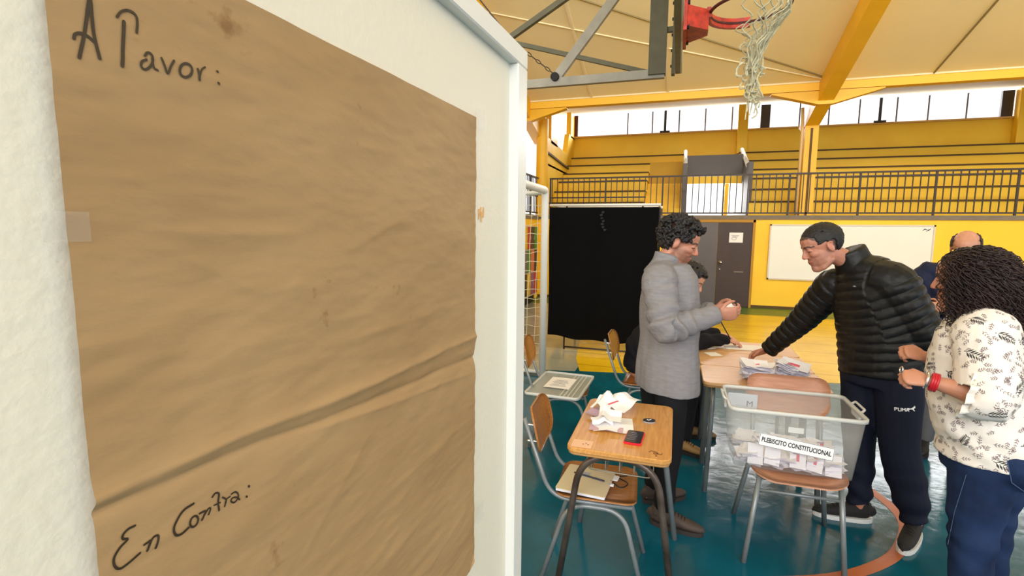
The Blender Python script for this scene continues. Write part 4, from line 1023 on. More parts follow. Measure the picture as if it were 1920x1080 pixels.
# ------------------------------------------------------------------ people
def _ell(s, c, r, R=None, n=14, m=9):
    c = V(c); vs = []
    for j in range(1, m):
        t = PI*j/m
        for i in range(n):
            a = 2*PI*i/n; p = V((r[0]*math.sin(t)*math.cos(a), r[1]*math.sin(t)*math.sin(a), r[2]*math.cos(t)))
            vs.append(c+(R @ p if R is not None else p))
    for e in (1, -1):
        p = V((0, 0, r[2]*e)); vs.append(c+(R @ p if R is not None else p))
    fs = [(j*n+i, (j+1)*n+i, (j+1)*n+(i+1) % n, j*n+(i+1) % n) for j in range(m-2) for i in range(n)]
    k = (m-1)*n
    fs += [(k, i, (i+1) % n) for i in range(n)]+[(k+1, (m-2)*n+(i+1) % n, (m-2)*n+i) for i in range(n)]
    return s.add(vs, fs)
MB.ell = _ell
class XF:
    """adds local geometry through a matrix"""
    def __init__(s, mb, M4): s.mb = mb; s.M = M4; s.R = M4.to_3x3(); s.k = M4.to_scale()[0]
    def ell(s, c, r, R=None):
        t = MB().ell(c, r, R); s.mb.add([s.M @ V(v) for v in t.v], t.f)
    def tube(s, pts, r, side=None, n=10):
        v, f = tube([V(p) for p in pts], r, n, side, 'round'); s.mb.add([s.M @ q for q in v], f)
def frame_M(o, fwd, up, sc=1):
    f = V(fwd).normalized(); l = V(up).cross(f).normalized(); u = f.cross(l)
    return Matrix(((f.x*sc, l.x*sc, u.x*sc, o.x), (f.y*sc, l.y*sc, u.y*sc, o.y), (f.z*sc, l.z*sc, u.z*sc, o.z), (0, 0, 0, 1)))
def head_parts(mb, HM, nose=1, female=False):
    x = XF(mb, HM); j = .92 if female else 1.04
    x.ell((-.012, 0, .033), (.098, .075, .087)); x.ell((.03, 0, .05), (.064, .064, .056))
    x.ell((.028, 0, -.03), (.062, .059*j, .085)); x.ell((.018, 0, -.062), (.056, .058*j, .046)); x.ell((.066, 0, -.098), (.024, .025, .019))
    x.tube([(.0, .052*j, -.07), (.045, .036*j, -.098), (.068, .012, -.104)], [.014, .015, .014]); x.tube([(.0, -.052*j, -.07), (.045, -.036*j, -.098), (.068, -.012, -.104)], [.014, .015, .014])
    for s in (-1, 1):
        x.ell((.056, .036*s, -.014), (.030, .024, .024)); x.ell((.0765, .031*s, .011), (.0125, .016, .0105))
        x.ell((-.008, .077*s, -.004), (.017, .007, .031), Matrix.Rotation(.25, 3, 'Y') @ Matrix.Rotation(.25*s, 3, 'Z'))
        x.tube([(.004, .078*s, .012), (-.008, .084*s, .028), (-.022, .084*s, .018), (-.024, .083*s, -.004), (-.012, .080*s, -.026)], [.004, .0045, .0045, .0045, .006])
        x.ell((.097, .0115*s, -.024), (.011, .0075, .0075))
    x.tube([(.066, .046, .026), (.084, .026, .032), (.089, 0, .030), (.084, -.026, .032), (.066, -.046, .026)], [.007, .0085, .0075, .0085, .007])
    x.tube([(.086, 0, .022), (.096*nose, 0, .002), (.107*nose, 0, -.019)], [(.0075, .009), (.009, .010), (.0115, .0115)], side=(0, 1, 0))
    x.ell((.070, 0, -.055), (.022, .033, .028)); x.ell((.0865, 0, -.051), (.0085, .021, .0055)); x.ell((.0845, 0, -.0625), (.009, .018, .0065)); x.ell((.074, 0, -.088), (.016, .022, .016))
def hand_parts(mb, w, d, n, s, size=1.0, curl=(.5, .6, .5), tcurl=.3, spread=1, fist=False):
    """w wrist, d pointing dir, n palm normal (fingers curl towards it), s thumb side"""
    d = V(d).normalized(); n = V(n); n = (n-d*n.dot(d)).normalized(); sg = 1 if d.cross(n).dot(V(s)) > 0 else -1
    s = d.cross(n)*sg; k = size
    mb.tube([w-d*.03*k, w, w+d*.035*k, w+d*.07*k, w+d*.092*k], [(.027*k, .021*k), (.027*k, .019*k), (.037*k, .016*k), (.042*k, .0145*k), (.038*k, .012*k)], 14, side=s, cap='round')
    for off, L, r in ((.030, .074, .0088), (.0105, .083, .0092), (-.009, .078, .0088), (-.028, .060, .0078)):
        p = w+d*(.082*k-abs(off)*.12)+s*(off*k*spread); pts = [p-d*.02*k, p]; a = 0; c = d.copy()
        for q, cu in zip((.45, .31, .24), curl):
            a += cu; c = d*math.cos(a)+n*math.sin(a)+s*(off*.8*(spread-1)); p = p+c*(L*k*q*1.12); pts.append(p)
        mb.tube(pts, [r*k*1.05, r*k*1.08, r*k*1.02, r*k*.92, r*k*.72], 9, side=s, cap='round')
    p = w+d*.022*k+s*.026*k; pts = [w+d*.012*k+s*.012*k, p]
    c = (d*.62+s*.72+n*.30).normalized(); p = p+c*.036*k; pts.append(p)
    c = (d*.85+s*(.45-tcurl)+n*(.25+tcurl)).normalized(); p = p+c*.032*k; pts.append(p); c = (d*.9-s*tcurl*.6+n*(.2+tcurl)).normalized(); p = p+c*.024*k; pts.append(p)
    mb.tube(pts, [.013*k, .0135*k, .011*k, .010*k, .0078*k], 9, cap='round')
def paint_head(me, HM, skin, brow, lip, stubble=None, stub=0, scalp=None):
    P = co_of(me); Hi = np.array(HM.inverted()); L = P @ Hi[:3, :3].T+Hi[:3, 3]
    x, y, z = L[:, 0], L[:, 1], L[:, 2]; ay = np.abs(y)
    C = np.tile(np.array(skin, float), (len(P), 1))
    C *= (1+.06*fbm(P, 30, 2, 1))[:, None]
    def mix(mask, col):
        nonlocal C
        C = C*(1-mask[:, None])+np.array(col)*mask[:, None]
    inh = (np.abs(x) < .15) & (ay < .1) & (z > -.14) & (z < .14)
    red = np.exp(-((x-.07)**2+(ay-.035)**2+(z+.02)**2)/.0006)*.35+np.exp(-((x-.11)**2+y**2+(z+.02)**2)/.0004)*.35+np.exp(-((x+.01)**2+(ay-.082)**2+(z)**2)/.0009)*.3
    mix(np.clip(red, 0, .5)*inh, np.array(skin)*np.array([1.05, .72, .68]))
    lipm = (x > .077) & (ay < .024-.0*z) & (z < -.0455) & (z > -.0695)
    mix((lipm & inh)*.75, lip)
    mline = (x > .074) & (ay < .026) & (np.abs(z+.0565) < .0022); mix((mline & inh)*.8, np.array(lip)*.35)
    bm = np.clip(1-np.abs(z-.0315-.10*np.clip(ay-.02, 0, .02)+.5*np.clip(ay-.036, 0, .03))/.0062, 0, 1)*((ay > .010) & (ay < .052) & (x > .045)); mix(np.clip(bm*1.8, 0, .92)*inh, brow)
    em = (np.abs(z-.0055+.25*np.clip(ay-.036, 0, .01)) < .0026) & (ay > .017) & (ay < .047) & (x > .062); mix((em & inh)*.9, (.012, .008, .007))
    if stub:
        sm = np.clip((.0-z)/.03, 0, 1)*np.clip((x+.02)/.02, 0, 1)*(z > -.13)*(1-lipm)*np.clip(1-((z+.02)/.02) if False else 1, 0, 1)
        sm = sm*np.where((z > -.04) & (ay < .05) & (x > .05), 0, 1)
        must = ((z > -.0465) & (z < -.034) & (ay < .030) & (x > .07)) | ((z < -.074) & (ay < .022) & (x > .06)); sm = np.maximum(sm*.75, must*1.25)
        mix(np.clip(sm, 0, 1)*stub*inh, stubble)
    if scalp is not None:
        m = hairline(x, y, z) & inh; mix(m*.9, scalp)
    set_col(me, np.clip(C, 0, 1))
def hairline(x, y, z, front=.072):
    ay = np.abs(y)
    base = np.where(x > .03, front-.0*x-np.clip(ay-.045, 0, .03)*1.2, np.where(x > -.02, .028+.0*x+(x+.02)*.5, -.035+.0*x))
    return z > base
def hair_blobs(mb, HM, n, r0, r1, off, jit, seed, keep, sc=(1, 1, 1), stretch=None):
    r_ = random.Random(seed); k = 0; c0 = V((-.012, 0, .033)); tries = 0
    while k < n and tries < n*30:
        tries += 1
        a = r_.uniform(0, 2*PI); u = r_.uniform(-1, 1); q = math.sqrt(1-u*u); dirv = V((q*math.cos(a), q*math.sin(a), u))
        p = c0+V((dirv.x*.098, dirv.y*.077, dirv.z*.088)); rr = r_.uniform(r0, r1)
        o = keep(p, dirv)
        if o is None: continue
        p = p+dirv*(off*o+r_.uniform(-jit, jit)); k += 1
        mb.ell(HM @ p, (rr*HM.to_scale()[0],)*3, n=8, m=6)
def body_mesh(J, k=1.0, female=False, hs=1.1, voxel=.0048, hands=True):
    """one continuous figure from the joints J"""
    mb = MB(); L = J['L']
    T = J['torso']      # list of (point, half width, half depth)
    mb.tube([q[0] for q in T], [(q[1], q[2]) for q in T], 22, side=L, cap='round')
    nb, hc = J['neck'], J['HM'].translation; hf = J['HM'].to_3x3()
    nt2 = J['HM'] @ V((-.02, 0, -.035))
    mb.tube([nb-V((0, 0, .04)), nb, nb.lerp(nt2, .6), nt2], [(.085*k, .062*k), (.062*k, .058*k), (.054*k, .056*k), (.052*k, .054*k)], 16, side=L, cap='round')
    head_parts(mb, J['HM'], J.get('nose', 1), female)
    for s in ('l', 'r'):
        sh, el, wr = J['sh'+s], J['el'+s], J['wr'+s]
        mb.tube(bez([sh.lerp(nb, .35)+V((0, 0, -.015)), sh, sh.lerp(el, .5), el, el.lerp(wr, .45), wr], 3)[0:], interp([.055*k, .058*k, .047*k, .039*k, .038*k, .025*k], 3), 14, cap='round')
        if hands:
            h = J['hand'+s]; hand_parts(mb, wr, *h[:3], **h[3])
        hp, kn, an = J['hp'+s], J['kn'+s], J['an'+s]
        mb.tube(bez([hp+V((0, 0, .03)), hp, hp.lerp(kn, .5), kn, kn.lerp(an, .4), an], 3), interp([.09*k, .092*k, .076*k, .057*k, .054*k, .038*k], 3), 14, cap='round')
        td = J['toe'+s]; f = V((an.x, an.y, J.get('fz'+s, 0)))
        mb.tube([f-td*.045+V((0, 0, .05)), f+td*.04+V((0, 0, .045)), f+td*.13+V((0, 0, .036))], [(.024, .024), (.026, .022), (.020, .012)], 12, side=td.cross(V((0, 0, 1))), cap='round')
    return remesh(mb, voxel, 3)
def interp(a, n):
    out = []
    for i in range(len(a)-1):
        for k in range(n): out.append(a[i]+(a[i+1]-a[i])*k/n)
    return out+[a[-1]]
def seg_param(P, segs):
    """nearest bone and distance along it, for folds that follow the limb"""
    best = None; S = None; I = None
    for i, (a, b, o) in enumerate(segs):
        a = np.array(a); b = np.array(b); d = b-a; Ls = np.linalg.norm(d); t = np.clip(((P-a) @ d)/Ls**2, 0, 1)
        ds = np.linalg.norm(P-(a+t[:, None]*d), axis=1); s = o+t*Ls
        if best is None: best, S, I = ds, s, np.zeros(len(P), int)
        else:
            m = ds < best; best = np.where(m, ds, best); S = np.where(m, s, S); I = np.where(m, i, I)
    return S, I, best
def garment(name, mb, voxel, m, parent, fold=None, smooth=4, label=None):
    me = remesh(mb, voxel, smooth); 
    if fold is not None:
        P = co_of(me); Nn = no_of(me); set_co(me, P+Nn*fold(P, Nn)[:, None])
    o = link_mesh(name, me, m, parent); me.polygons.foreach_set('use_smooth', [True]*len(me.polygons))
    if label: o['label'] = label
    return o
def sleeve(mb, J, s, k, r=(.085, .082, .072, .062, .056, .045), end=1.0, start=.35):
    sh, el, wr = J['sh'+s], J['el'+s], J['wr'+s]; we_ = el.lerp(wr, end); nb = J['neck']
    pts = bez([sh.lerp(nb, start)+V((0, 0, -.02)), sh, sh.lerp(el, .5), el, el.lerp(we_, .5), we_], 4)
    v, f = tube(pts, interp([x*k for x in r], 4), 18, None, 'flat'); mb.add(v, f)
    mb.ell(pts[0], (r[0]*k*.9,)*3)
def leg(mb, J, s, k, r=(.11, .105, .088, .075, .068, .058), z_end=None, t_end=1.0):
    hp, kn, an = J['hp'+s], J['kn'+s], J['an'+s]; ae = kn.lerp(an, t_end)
    pts = bez([hp+V((0, 0, .06)), hp, hp.lerp(kn, .5), kn, kn.lerp(ae, .5), ae], 4)
    mb.tube(pts, interp([x*k for x in r], 4), 18)
def shoe(parent, an, td, up_mat, sole_mat, L=.285, fz=0, lace=None, name='shoe', swoosh=None):
    f = V((an.x, an.y, fz)); td = V((td.x, td.y, 0)).normalized(); sd = td.cross(V((0, 0, 1)))
    def out(t):   # half width along length
        return .040*(1-abs(2*t-1)**5)**.5*(.82+.25*math.sin(t*PI*.8+.2)) if 0 < t < 1 else .004
    ts = [0, .03, .1, .2, .35, .5, .65, .8, .92, .98, 1]
    x0 = -.075
    poly = [(x0+L*t, out(t)) for t in ts]+[(x0+L*t, -out(t)) for t in ts[::-1]]
    MM_ = Matrix(((td.x, sd.x, 0, f.x), (td.y, sd.y, 0, f.y), (0, 0, 1, f.z), (0, 0, 0, 1)))
    mb = MB(); hgt = [.055, .078, .092, .098, .096, .078, .062, .052, .042, .03, .02]
    pts = [f+td*(x0+L*t)+V((0, 0, .02+h/2-.004)) for t, h in zip(ts, hgt)]
    mb.tube(pts, [(max(.006, out(t)*.98), h/2) for t, h in zip(ts, hgt)], 16, side=sd, cap='round')
    mb.tube([f+td*-.02+V((0, 0, .07)), f+td*-.02+V((0, 0, .115))], [(.040, .046), (.036, .042)], 14, side=sd)
    me = remesh(mb, .005, 2); s_ = link_mesh(name, me, up_mat, parent)
    MB().prism(poly, .001, .026, MM_ @ Matrix.Diagonal((1.0, 1.06, 1, 1))).build('sole', sole_mat, s_)
    lb = MB()
    for k in range(5):
        t = .42+.06*k; hz = .02+np.interp(t, ts, hgt)-.002; c = f+td*(x0+L*t)+V((0, 0, hz))
        lb.tube([c-sd*.022+V((0, 0, -.008)), c+V((0, 0, .003)), c+sd*.022+V((0, 0, -.008))], .003, 6)
    lb.build('laces', lace or M['black'], s_)
    return s_
def torso_tube(mb, L, rings, cap='flat', n=26): mb.tube([q[0] for q in rings], [(q[1], q[2]) for q in rings], n, side=L, cap=cap)
m_skin = attr_mat('skin', .5, bump=.06, bscale=300)
def D(px, py, d): return atd(px, py, d)
# ---------------- man in grey fleece
p0 = D(1250, 600, 2.98); gx, gy = p0.x, p0.y
Fg = V((math.cos(math.radians(34)), math.sin(math.radians(34)), 0)); Lg = V((-Fg.y, Fg.x, 0))
J = {'L': Lg}
J['neck'] = D(1246, 492, 3.0)
J['HM'] = frame_M(D(1272, 456, 2.98), (.90, -.02, -.36), (.30, 0, .9), 1.10)
J['shr'] = D(1236, 530, 2.80); J['shl'] = D(1240, 522, 3.16)
J['elr'] = D(1250, 616, 2.68); J['wrr'] = D(1344, 590, 2.74)
J['ell'] = D(1272, 606, 3.14); J['wrl'] = D(1338, 581, 2.92)
J['handr'] = (V((1, .12, .10)), V((-.1, 1, .3)), V((0, .3, 1)), dict(size=1.0, curl=(.5, .7, .5), tcurl=.2))
J['handl'] = (V((1, -.35, .02)), V((-.1, -1, .3)), V((0, -.3, 1)), dict(size=1.0, curl=(.5, .7, .5), tcurl=.2))
pel = V((gx-.01, gy+.0, .93)); J['hpr'] = pel-Lg*.09+V((0, 0, -.05)); J['hpl'] = pel+Lg*.09+V((0, 0, -.05))
fr_ = atz(1252, 990); fl_ = atz(1225, 940); J['anr'] = V((fr_.x-.03, fr_.y+.02, .09)); J['anl'] = V((fl_.x, fl_.y, .09))
J['knr'] = J['hpr'].lerp(J['anr'], .52)+Fg*.02; J['knl'] = J['hpl'].lerp(J['anl'], .52)+Fg*.02
J['toer'] = V((.98, -.18, 0)).normalized(); J['toel'] = V((.8, .5, 0)).normalized()
sp = [V((gx, gy, 0))]
def TP(px, py, d): return D(px, py, d)
J['torso'] = [(pel+V((0, 0, -.06)), .15, .11), (pel+V((0, 0, .05)), .165, .115), (V((gx-.005, gy, 1.12)), .15, .11), (V((gx-.01, gy, 1.3)), .16, .10), (V((gx-.015, gy, 1.42)), .14, .085), (J['neck']+V((-.01, 0, -.05)), .09, .07)]
skin1 = S(182, 124, 100)
g1 = empty('person', (gx, gy, 0), 0, 'man in a grey fleece and black trousers reading a small paper by the honey desk', 'person')
def under_all(root):
    """children built in world space: shift their meshes to the root"""
    def rec(o):
        for c in o.children:
            if c.type == 'MESH' and not c.get('_sh'):
                pass
            rec(c)
    for c in root.children: c.matrix_parent_inverse = Matrix.Translation(-root.location)
me = body_mesh(J, .92, hs=1.1); paint_head(me, J['HM'], skin1, (.02, .014, .012), S(176, 100, 92), S(58, 42, 38), .62, S(40, 30, 28))
link_mesh('body', me, m_skin, g1)
HM = J['HM']
m_hair = mat('black_hair', S(26, 23, 25), .5, bump=.4, bscale=140, spec=.4)
hb = MB()
def keep1(p, d):
    if p.x > .045 and p.z < .085: return None
    if p.z < .02 and p.x > -.03: return None
    if p.z < -.045: return None
    return 1.0 if p.z > .075 else .15+.85*max(0, (p.z)/.075)
hair_blobs(hb, HM, 1100, .006, .0095, .024, .012, 4, keep1)
for i in range(26):
    r_ = random.Random(i+50); hb.ell(HM @ V((.05+r_.uniform(-.02, .045), r_.uniform(-.05, .05), .105+r_.uniform(-.03, .02))), (r_.uniform(.008, .013),)*3, n=8, m=6)
garment('hair', hb, .0036, m_hair, g1, lambda P, Nn: .0035*fbm(P, 90, 2, 3), 1)
m_fl = mat('grey_fleece', S(138, 135, 139), .95, var=.16, vscale=38, bump=.25, bscale=160, spec=.1, stretch=(.5, .5, 2.2))
gb_ = MB()
tz = [( .765, .228, .158), (.80, .228, .160), (.95, .215, .155), (1.08, .205, .150), (1.22, .205, .150), (1.34, .20, .145), (1.43, .185, .125), (1.50, .13, .10)]
def gxz(z): return gx+.012-(1.1-z)*.0-.05*max(0, z-1.3)
torso_tube(gb_, Lg, [(V((gxz(z), gy, z)), a, b) for z, a, b in tz])
sleeve(gb_, J, 'r', 1, (.095, .098, .088, .078, .066, .052)); sleeve(gb_, J, 'l', 1, (.095, .095, .085, .076, .066, .052))
gb_.tube([J['shl']+V((0, 0, .0)), J['neck']+V((0, 0, -.06)), J['shr']+V((0, 0, .0))], [.085, .095, .085], 16, cap='round')
gb_.tube([J['neck']+V((-.015, 0, -.07)), J['neck']+V((-.005, 0, .0)), J['neck']+V((.012, 0, .045))], [(.11, .10), (.078, .08), (.074, .078)], 20, side=Lg)
segr = [(J['shr'], J['elr'], 0), (J['elr'], J['wrr'], .3), (J['shl'], J['ell'], 0), (J['ell'], J['wrl'], .3)]
def foldg(P, Nn):
    S_, I, ds = seg_param(P, segr); arm = np.clip((.13-ds)/.03, 0, 1)
    el = np.exp(-((S_-.30)/.13)**2)
    f_ = arm*(.005+.014*el)*np.sin(S_*75+3*vnoise(P, 9, 2)+Nn[:, 2]*1.5)*(.6+.4*vnoise(P, 6, 9))
    t = (1-arm)*(.010*fbm(np.stack([P[:, 0]*2.2, P[:, 1]*2.2, P[:, 2]*.9], 1), 4, 2, 4)+.006*np.sin(P[:, 2]*26+P[:, 0]*18+3*vnoise(P, 5, 8))*np.clip((P[:, 2]-.9)*2, 0, 1))
    return f_+t
garment('fleece_jacket', gb_, .0065, m_fl, g1, foldg, 4)
m_tr = mat('black_trousers', S(24, 24, 28), .85, bump=.1, bscale=60, spec=.2)
tb = MB(); torso_tube(tb, Lg, [(pel+V((0, 0, -.14)), .16, .12), (pel+V((0, 0, .06)), .17, .125)])
leg(tb, J, 'r', 1.0, (.105, .10, .088, .072, .062, .056), t_end=1.0); leg(tb, J, 'l', 1.0, (.105, .10, .088, .072, .062, .056), t_end=1.0)
garment('trousers', tb, .008, m_tr, g1, lambda P, Nn: .006*np.sin(P[:, 2]*55+4*vnoise(P, 6, 1))*np.clip((.35-P[:, 2])*4, 0, 1)+.004*fbm(P, 8, 2, 2))
m_sh = mat('brown_grey_shoe', S(74, 60, 54), .7, var=.2, vscale=20); m_so = mat('dark_sole', S(46, 40, 38), .7)
shoe(g1, J['anr'], J['toer'], m_sh, m_so, .30); shoe(g1, J['anl'], J['toel'], m_sh, m_so, .30)
under_all(g1)
q = D(1370, 580, 2.80)
hp_ = MB().add(*slab_rr(.055, .075, .004, 0, .004, .001)).build('ballot', paper_w); hp_.location = q; hp_.rotation_euler = (.5, -.5, .3); tag(hp_, 'small folded white ballot held up in the hands of the man in grey', 'paper')
# ---------------- man in black puffer jacket, reaching over the desks
Fm = V((-.80, -.60, 0)).normalized(); Lm = V((-Fm.y, Fm.x, 0))
J = {'L': Lm}
J['neck'] = D(1596, 492, 3.05); J['HM'] = frame_M(D(1542, 463, 3.02), (-.88, -.16, -.40), (-.30, 0, .9), 1.12); J['nose'] = .97
J['shl'] = D(1676, 532, 2.86); J['shr'] = D(1556, 545, 3.22)
J['ell'] = D(1730, 622, 2.80); J['wrl'] = D(1742, 676, 2.80)
J['elr'] = D(1502, 602, 3.42); J['wrr'] = D(1441, 656, 3.62)
J['handr'] = (V((-.9, .10, -.38)), V((.0, -.55, -.8)), V((0, -1, .4)), dict(size=1.12, curl=(.5, .6, .4), tcurl=.25))
J['handl'] = (V((-.35, .35, -.8)), V((-.4, .6, -.0)), V((-.6, -.6, 0)), dict(size=1.0, curl=(.6, .7, .5), tcurl=.3))
pc_ = D(1650, 700, 3.0); pel = V((pc_.x, pc_.y, .95))
J['hpl'] = pel+Lm*.10+V((0, 0, -.06)); J['hpr'] = pel-Lm*.10+V((0, 0, -.06))
a_ = atz(1712, 1008); b_ = atz(1608, 975)
J['anl'] = V((a_.x, a_.y, .1)); J['anr'] = V((b_.x, b_.y, .1))
J['knl'] = J['hpl'].lerp(J['anl'], .5)+Fm*.04+V((-.01, 0, 0)); J['knr'] = J['hpr'].lerp(J['anr'], .5)+Fm*.02
J['toel'] = V((-.52, -.85, 0)).normalized(); J['toer'] = V((-.98, -.05, 0)).normalized()
def TT(px, py, d, a, b): return (D(px, py, d), a, b)
J['torso'] = [(pel+V((0, 0, -.06)), .16, .12), (pel+V((0, 0, .06)), .17, .13), TT(1648, 620, 3.0, .17, .14), TT(1636, 560, 3.0, .19, .135), TT(1620, 522, 3.02, .19, .12), TT(1606, 502, 3.04, .1, .08)]
m1 = empty('person', (pel.x, pel.y, 0), 0, 'man in a black puffer jacket and navy track trousers reaching over the desks', 'person')
me = body_mesh(J, 1.0); paint_head(me, J['HM'], S(180, 122, 100), (.03, .02, .018), S(168, 98, 88), S(96, 74, 66), .3, S(48, 38, 35))
link_mesh('body', me, m_skin, m1); HM = J['HM']
hb = MB()
def keep2(p, d):
    if p.x > .04 and p.z < .078-.5*max(0, abs(p.y)-.04): return None
    if p.z < .028 and p.x > -.045: return None
    if p.z < -.04: return None
    return 1.6 if p.z > .07 else .1+1.5*max(0, p.z/.07)
hair_blobs(hb, HM, 3000, .0045, .0055, .0022, .001, 8, keep2)
garment('hair', hb, .0036, mat('short_dark_hair', S(20, 17, 17), .6, bump=.3, bscale=200), m1, lambda P, Nn: .002*fbm(P, 90, 2, 3), 3)
m_pf = mat('black_nylon', S(11, 12, 15), .5, spec=.35, bump=.15, bscale=50)
pb = MB()
torso_tube(pb, Lm, [TT(1650, 705, 3.0, .225, .175), TT(1653, 660, 3.0, .24, .185), TT(1652, 615, 3.0, .245, .185), TT(1645, 575, 3.0, .25, .175), TT(1630, 535, 3.01, .235, .155), TT(1612, 508, 3.03, .165, .12), TT(1603, 494, 3.04, .10, .09)], n=30)
sleeve(pb, J, 'l', 1, (.115, .118, .108, .098, .082, .062)); sleeve(pb, J, 'r', 1, (.11, .105, .094, .082, .068, .056))
pb.tube([D(1612, 510, 3.04), D(1600, 490, 3.04), D(1590, 470, 3.04)], [(.13, .11), (.095, .095), (.085, .09)], 20, side=Lm)
segp = [(J['shl'], J['ell'], 0), (J['ell'], J['wrl'], .33), (J['shr'], J['elr'], .02), (J['elr'], J['wrr'], .34), (D(1650, 720, 3.), D(1612, 500, 3.03), 0)]
def foldp(P, Nn):
    S_, I, ds = seg_param(P, segp); w = 3.1416/.052
    ph = S_*w+.8*vnoise(P, 5, 3)
    return .011*np.abs(np.sin(ph/1.0))**.45-.006+.003*vnoise(P, 26, 5)*np.abs(np.sin(ph))
garment('puffer_jacket', pb, .0065, m_pf, m1, foldp, 4)
m_nv = mat('navy_track_cloth', S(24, 28, 46), .8, bump=.1, bscale=90, spec=.2)
tb = MB(); torso_tube(tb, Lm, [(pel+V((0, 0, -.14)), .20, .165), (pel+V((0, 0, .05)), .205, .165)])
leg(tb, J, 'l', 1, (.135, .128, .112, .098, .094, .064), t_end=.99); leg(tb, J, 'r', 1, (.13, .122, .105, .088, .080, .058), t_end=.99)
tro = garment('track_trousers', tb, .008, m_nv, m1, lambda P, Nn: .009*np.sin(P[:, 2]*62+4*vnoise(P, 5, 1))*np.clip((.42-P[:, 2])*4, 0, 1)+.006*fbm(P, 6, 2, 2))
m_ks = mat('black_knit_shoe', S(34, 32, 34), .8, bump=.3, bscale=250); m_ws = mat('white_sole', S(232, 232, 232), .5)
s1 = shoe(m1, J['anl'], J['toel'], m_ks, m_ws, .315); s2 = shoe(m1, J['anr'], J['toer'], m_ks, m_ws, .315)
# brand lettering on the trousers and jacket, laid on the cloth
def project(bvh, org, dirv):
    h = bvh.ray_cast(org, dirv, 10); return (h[0], h[1]) if h[0] is not None else (None, None)
def bvh_of(o): 
    P = [v.co.copy() for v in o.data.vertices]; return BVHTree.FromPolygons(P, [tuple(p.vertices) for p in o.data.polygons])
bt = bvh_of(tro)
def decal(px, py, pls, m, name, parent, bvh, sc, wdt, ang=0, fill=False):
    r = ray(px, py).normalized(); h, n_ = project(bvh, CAMP, r)
    if h is None: print('decal miss', name); return None
    mb = MB(); nn = n_.normalized(); rt = CR-nn*CR.dot(nn); rt.normalize(); up = nn.cross(rt); 
    if up.z < 0: up = -up
    def pt(x, y, lift=.0012):
        c, s = math.cos(ang), math.sin(ang); q = h+rt*((x*c-y*s)*sc)+up*((x*s+y*c)*sc)
        l = bvh.find_nearest(q); return l[0]+l[1]*lift
    for pl in pls:
        if fill:
            mb.add([pt(x, y) for x, y in pl], [tuple(range(len(pl)))])
        else:
            dense = []
            for (a, b) in zip(pl, pl[1:]):
                for k in range(4): dense.append((a[0]+(b[0]-a[0])*k/4, a[1]+(b[1]-a[1])*k/4))
            dense.append(pl[-1]); mb.tube([pt(x, y) for x, y in dense], wdt, 4)
    return mb.build(name, m, parent)
def letters(s):
    G = {'P': [[(0, 0), (0, 1), (.55, 1), (.7, .8), (.55, .55), (0, .55)]], 'U': [[(0, 1), (0, .1), (.15, 0), (.55, 0), (.7, .1), (.7, 1)]], 'M': [[(0, 0), (0, 1), (.4, .4), (.8, 1), (.8, 0)]], 'A': [[(0, 0), (.35, 1), (.7, 0)], [(.15, .4), (.55, .4)]]}
    out = []; x = 0
    for ch in s:
        for pl in G[ch]: out.append([(x+a, b) for a, b in pl])
        x += 1.0 if ch != 'M' else 1.1
    return [[(a-x/2, b) for a, b in pl] for pl in out]
m_wp = mat('white_print', S(240, 240, 245), .6)
decal(1692, 771, letters('PUMA'), m_wp, 'lettering', tro, bt, .017, .0024, -.03)
decal(1710, 766, [[(-2.1, -.1), (-1.2, .1), (-.3, .0), (.4, .5), (1.0, 1.0), (.9, .6), (1.2, .6), (1.0, .2), (.5, -.2), (.9, -.9), (.6, -.9), (.1, -.35), (-.6, -.3), (-1.2, -.7), (-1.0, -.35), (-1.5, -.1)]], m_wp, 'leaping_cat_mark', tro, bt, .016, 0, .0, True)
jk = [c for c in m1.children if c.name.startswith('puffer')][0]
decal(1602, 537, [[(-.5, 0), (0, .3), (.6, .05), (0, -.2), (-.5, 0)]], mat('silver_print', S(130, 130, 134), .4), 'chest_mark', jk, bvh_of(jk), .02, 0, 0, True)
decal(1724, 1012, [[(.3, .9), (-.2, .9), (-.3, .5), (.2, .3), (.2, -.1), (-.4, -.1)]], mat('grey_print2', S(170, 165, 165), .5), 'shoe_mark', s1, bvh_of(s1), .012, .0022)
under_all(m1)
# ---------------- woman in the patterned blouse
Fw = V((-.78, .62, 0)).normalized(); Lw = V((-Fw.y, Fw.x, 0))
J = {'L': Lw}
J['neck'] = D(1838, 590, 2.12); J['HM'] = frame_M(D(1811, 527, 2.14), Fw+V((0, 0, -.12)), (-.1, .1, 1), 1.04)
J['shl'] = D(1850, 632, 1.98); J['shr'] = D(1812, 618, 2.28)
J['ell'] = D(1848, 745, 1.92); J['wrl'] = D(1742, 714, 2.02)
J['elr'] = D(1780, 700, 2.38); J['wrr'] = D(1735, 668, 2.28)
J['handl'] = (V((-1, -.05, .12)), V((0, .5, -.6)), V((0, .5, 1)), dict(size=.92, curl=(1.25, 1.3, .8), tcurl=.55))
J['handr'] = (V((-.95, -.2, .25)), V((.1, .6, -.6)), V((0, .4, 1)), dict(size=.90, curl=(1.1, 1.2, .8), tcurl=.5))
pc_ = D(1862, 840, 2.12); pel = V((pc_.x, pc_.y, .88))
J['hpl'] = pel+Lw*.095+V((0, 0, -.06)); J['hpr'] = pel-Lw*.095+V((0, 0, -.06))
J['knl'] = D(1812, 1120, 2.05); J['knr'] = D(1893, 1100, 2.2); J['knl'].z = .46; J['knr'].z = .46
J['knl'] = V((J['hpl'].x-.01, J['hpl'].y-.0, .46)); J['knr'] = V((J['hpr'].x, J['hpr'].y+.0, .46))
J['anl'] = J['knl']+V((.01, .0, -.37)); J['anr'] = J['knr']+V((.02, .0, -.37))
J['toel'] = Fw; J['toer'] = (Fw+V((.1, .2, 0))).normalized()
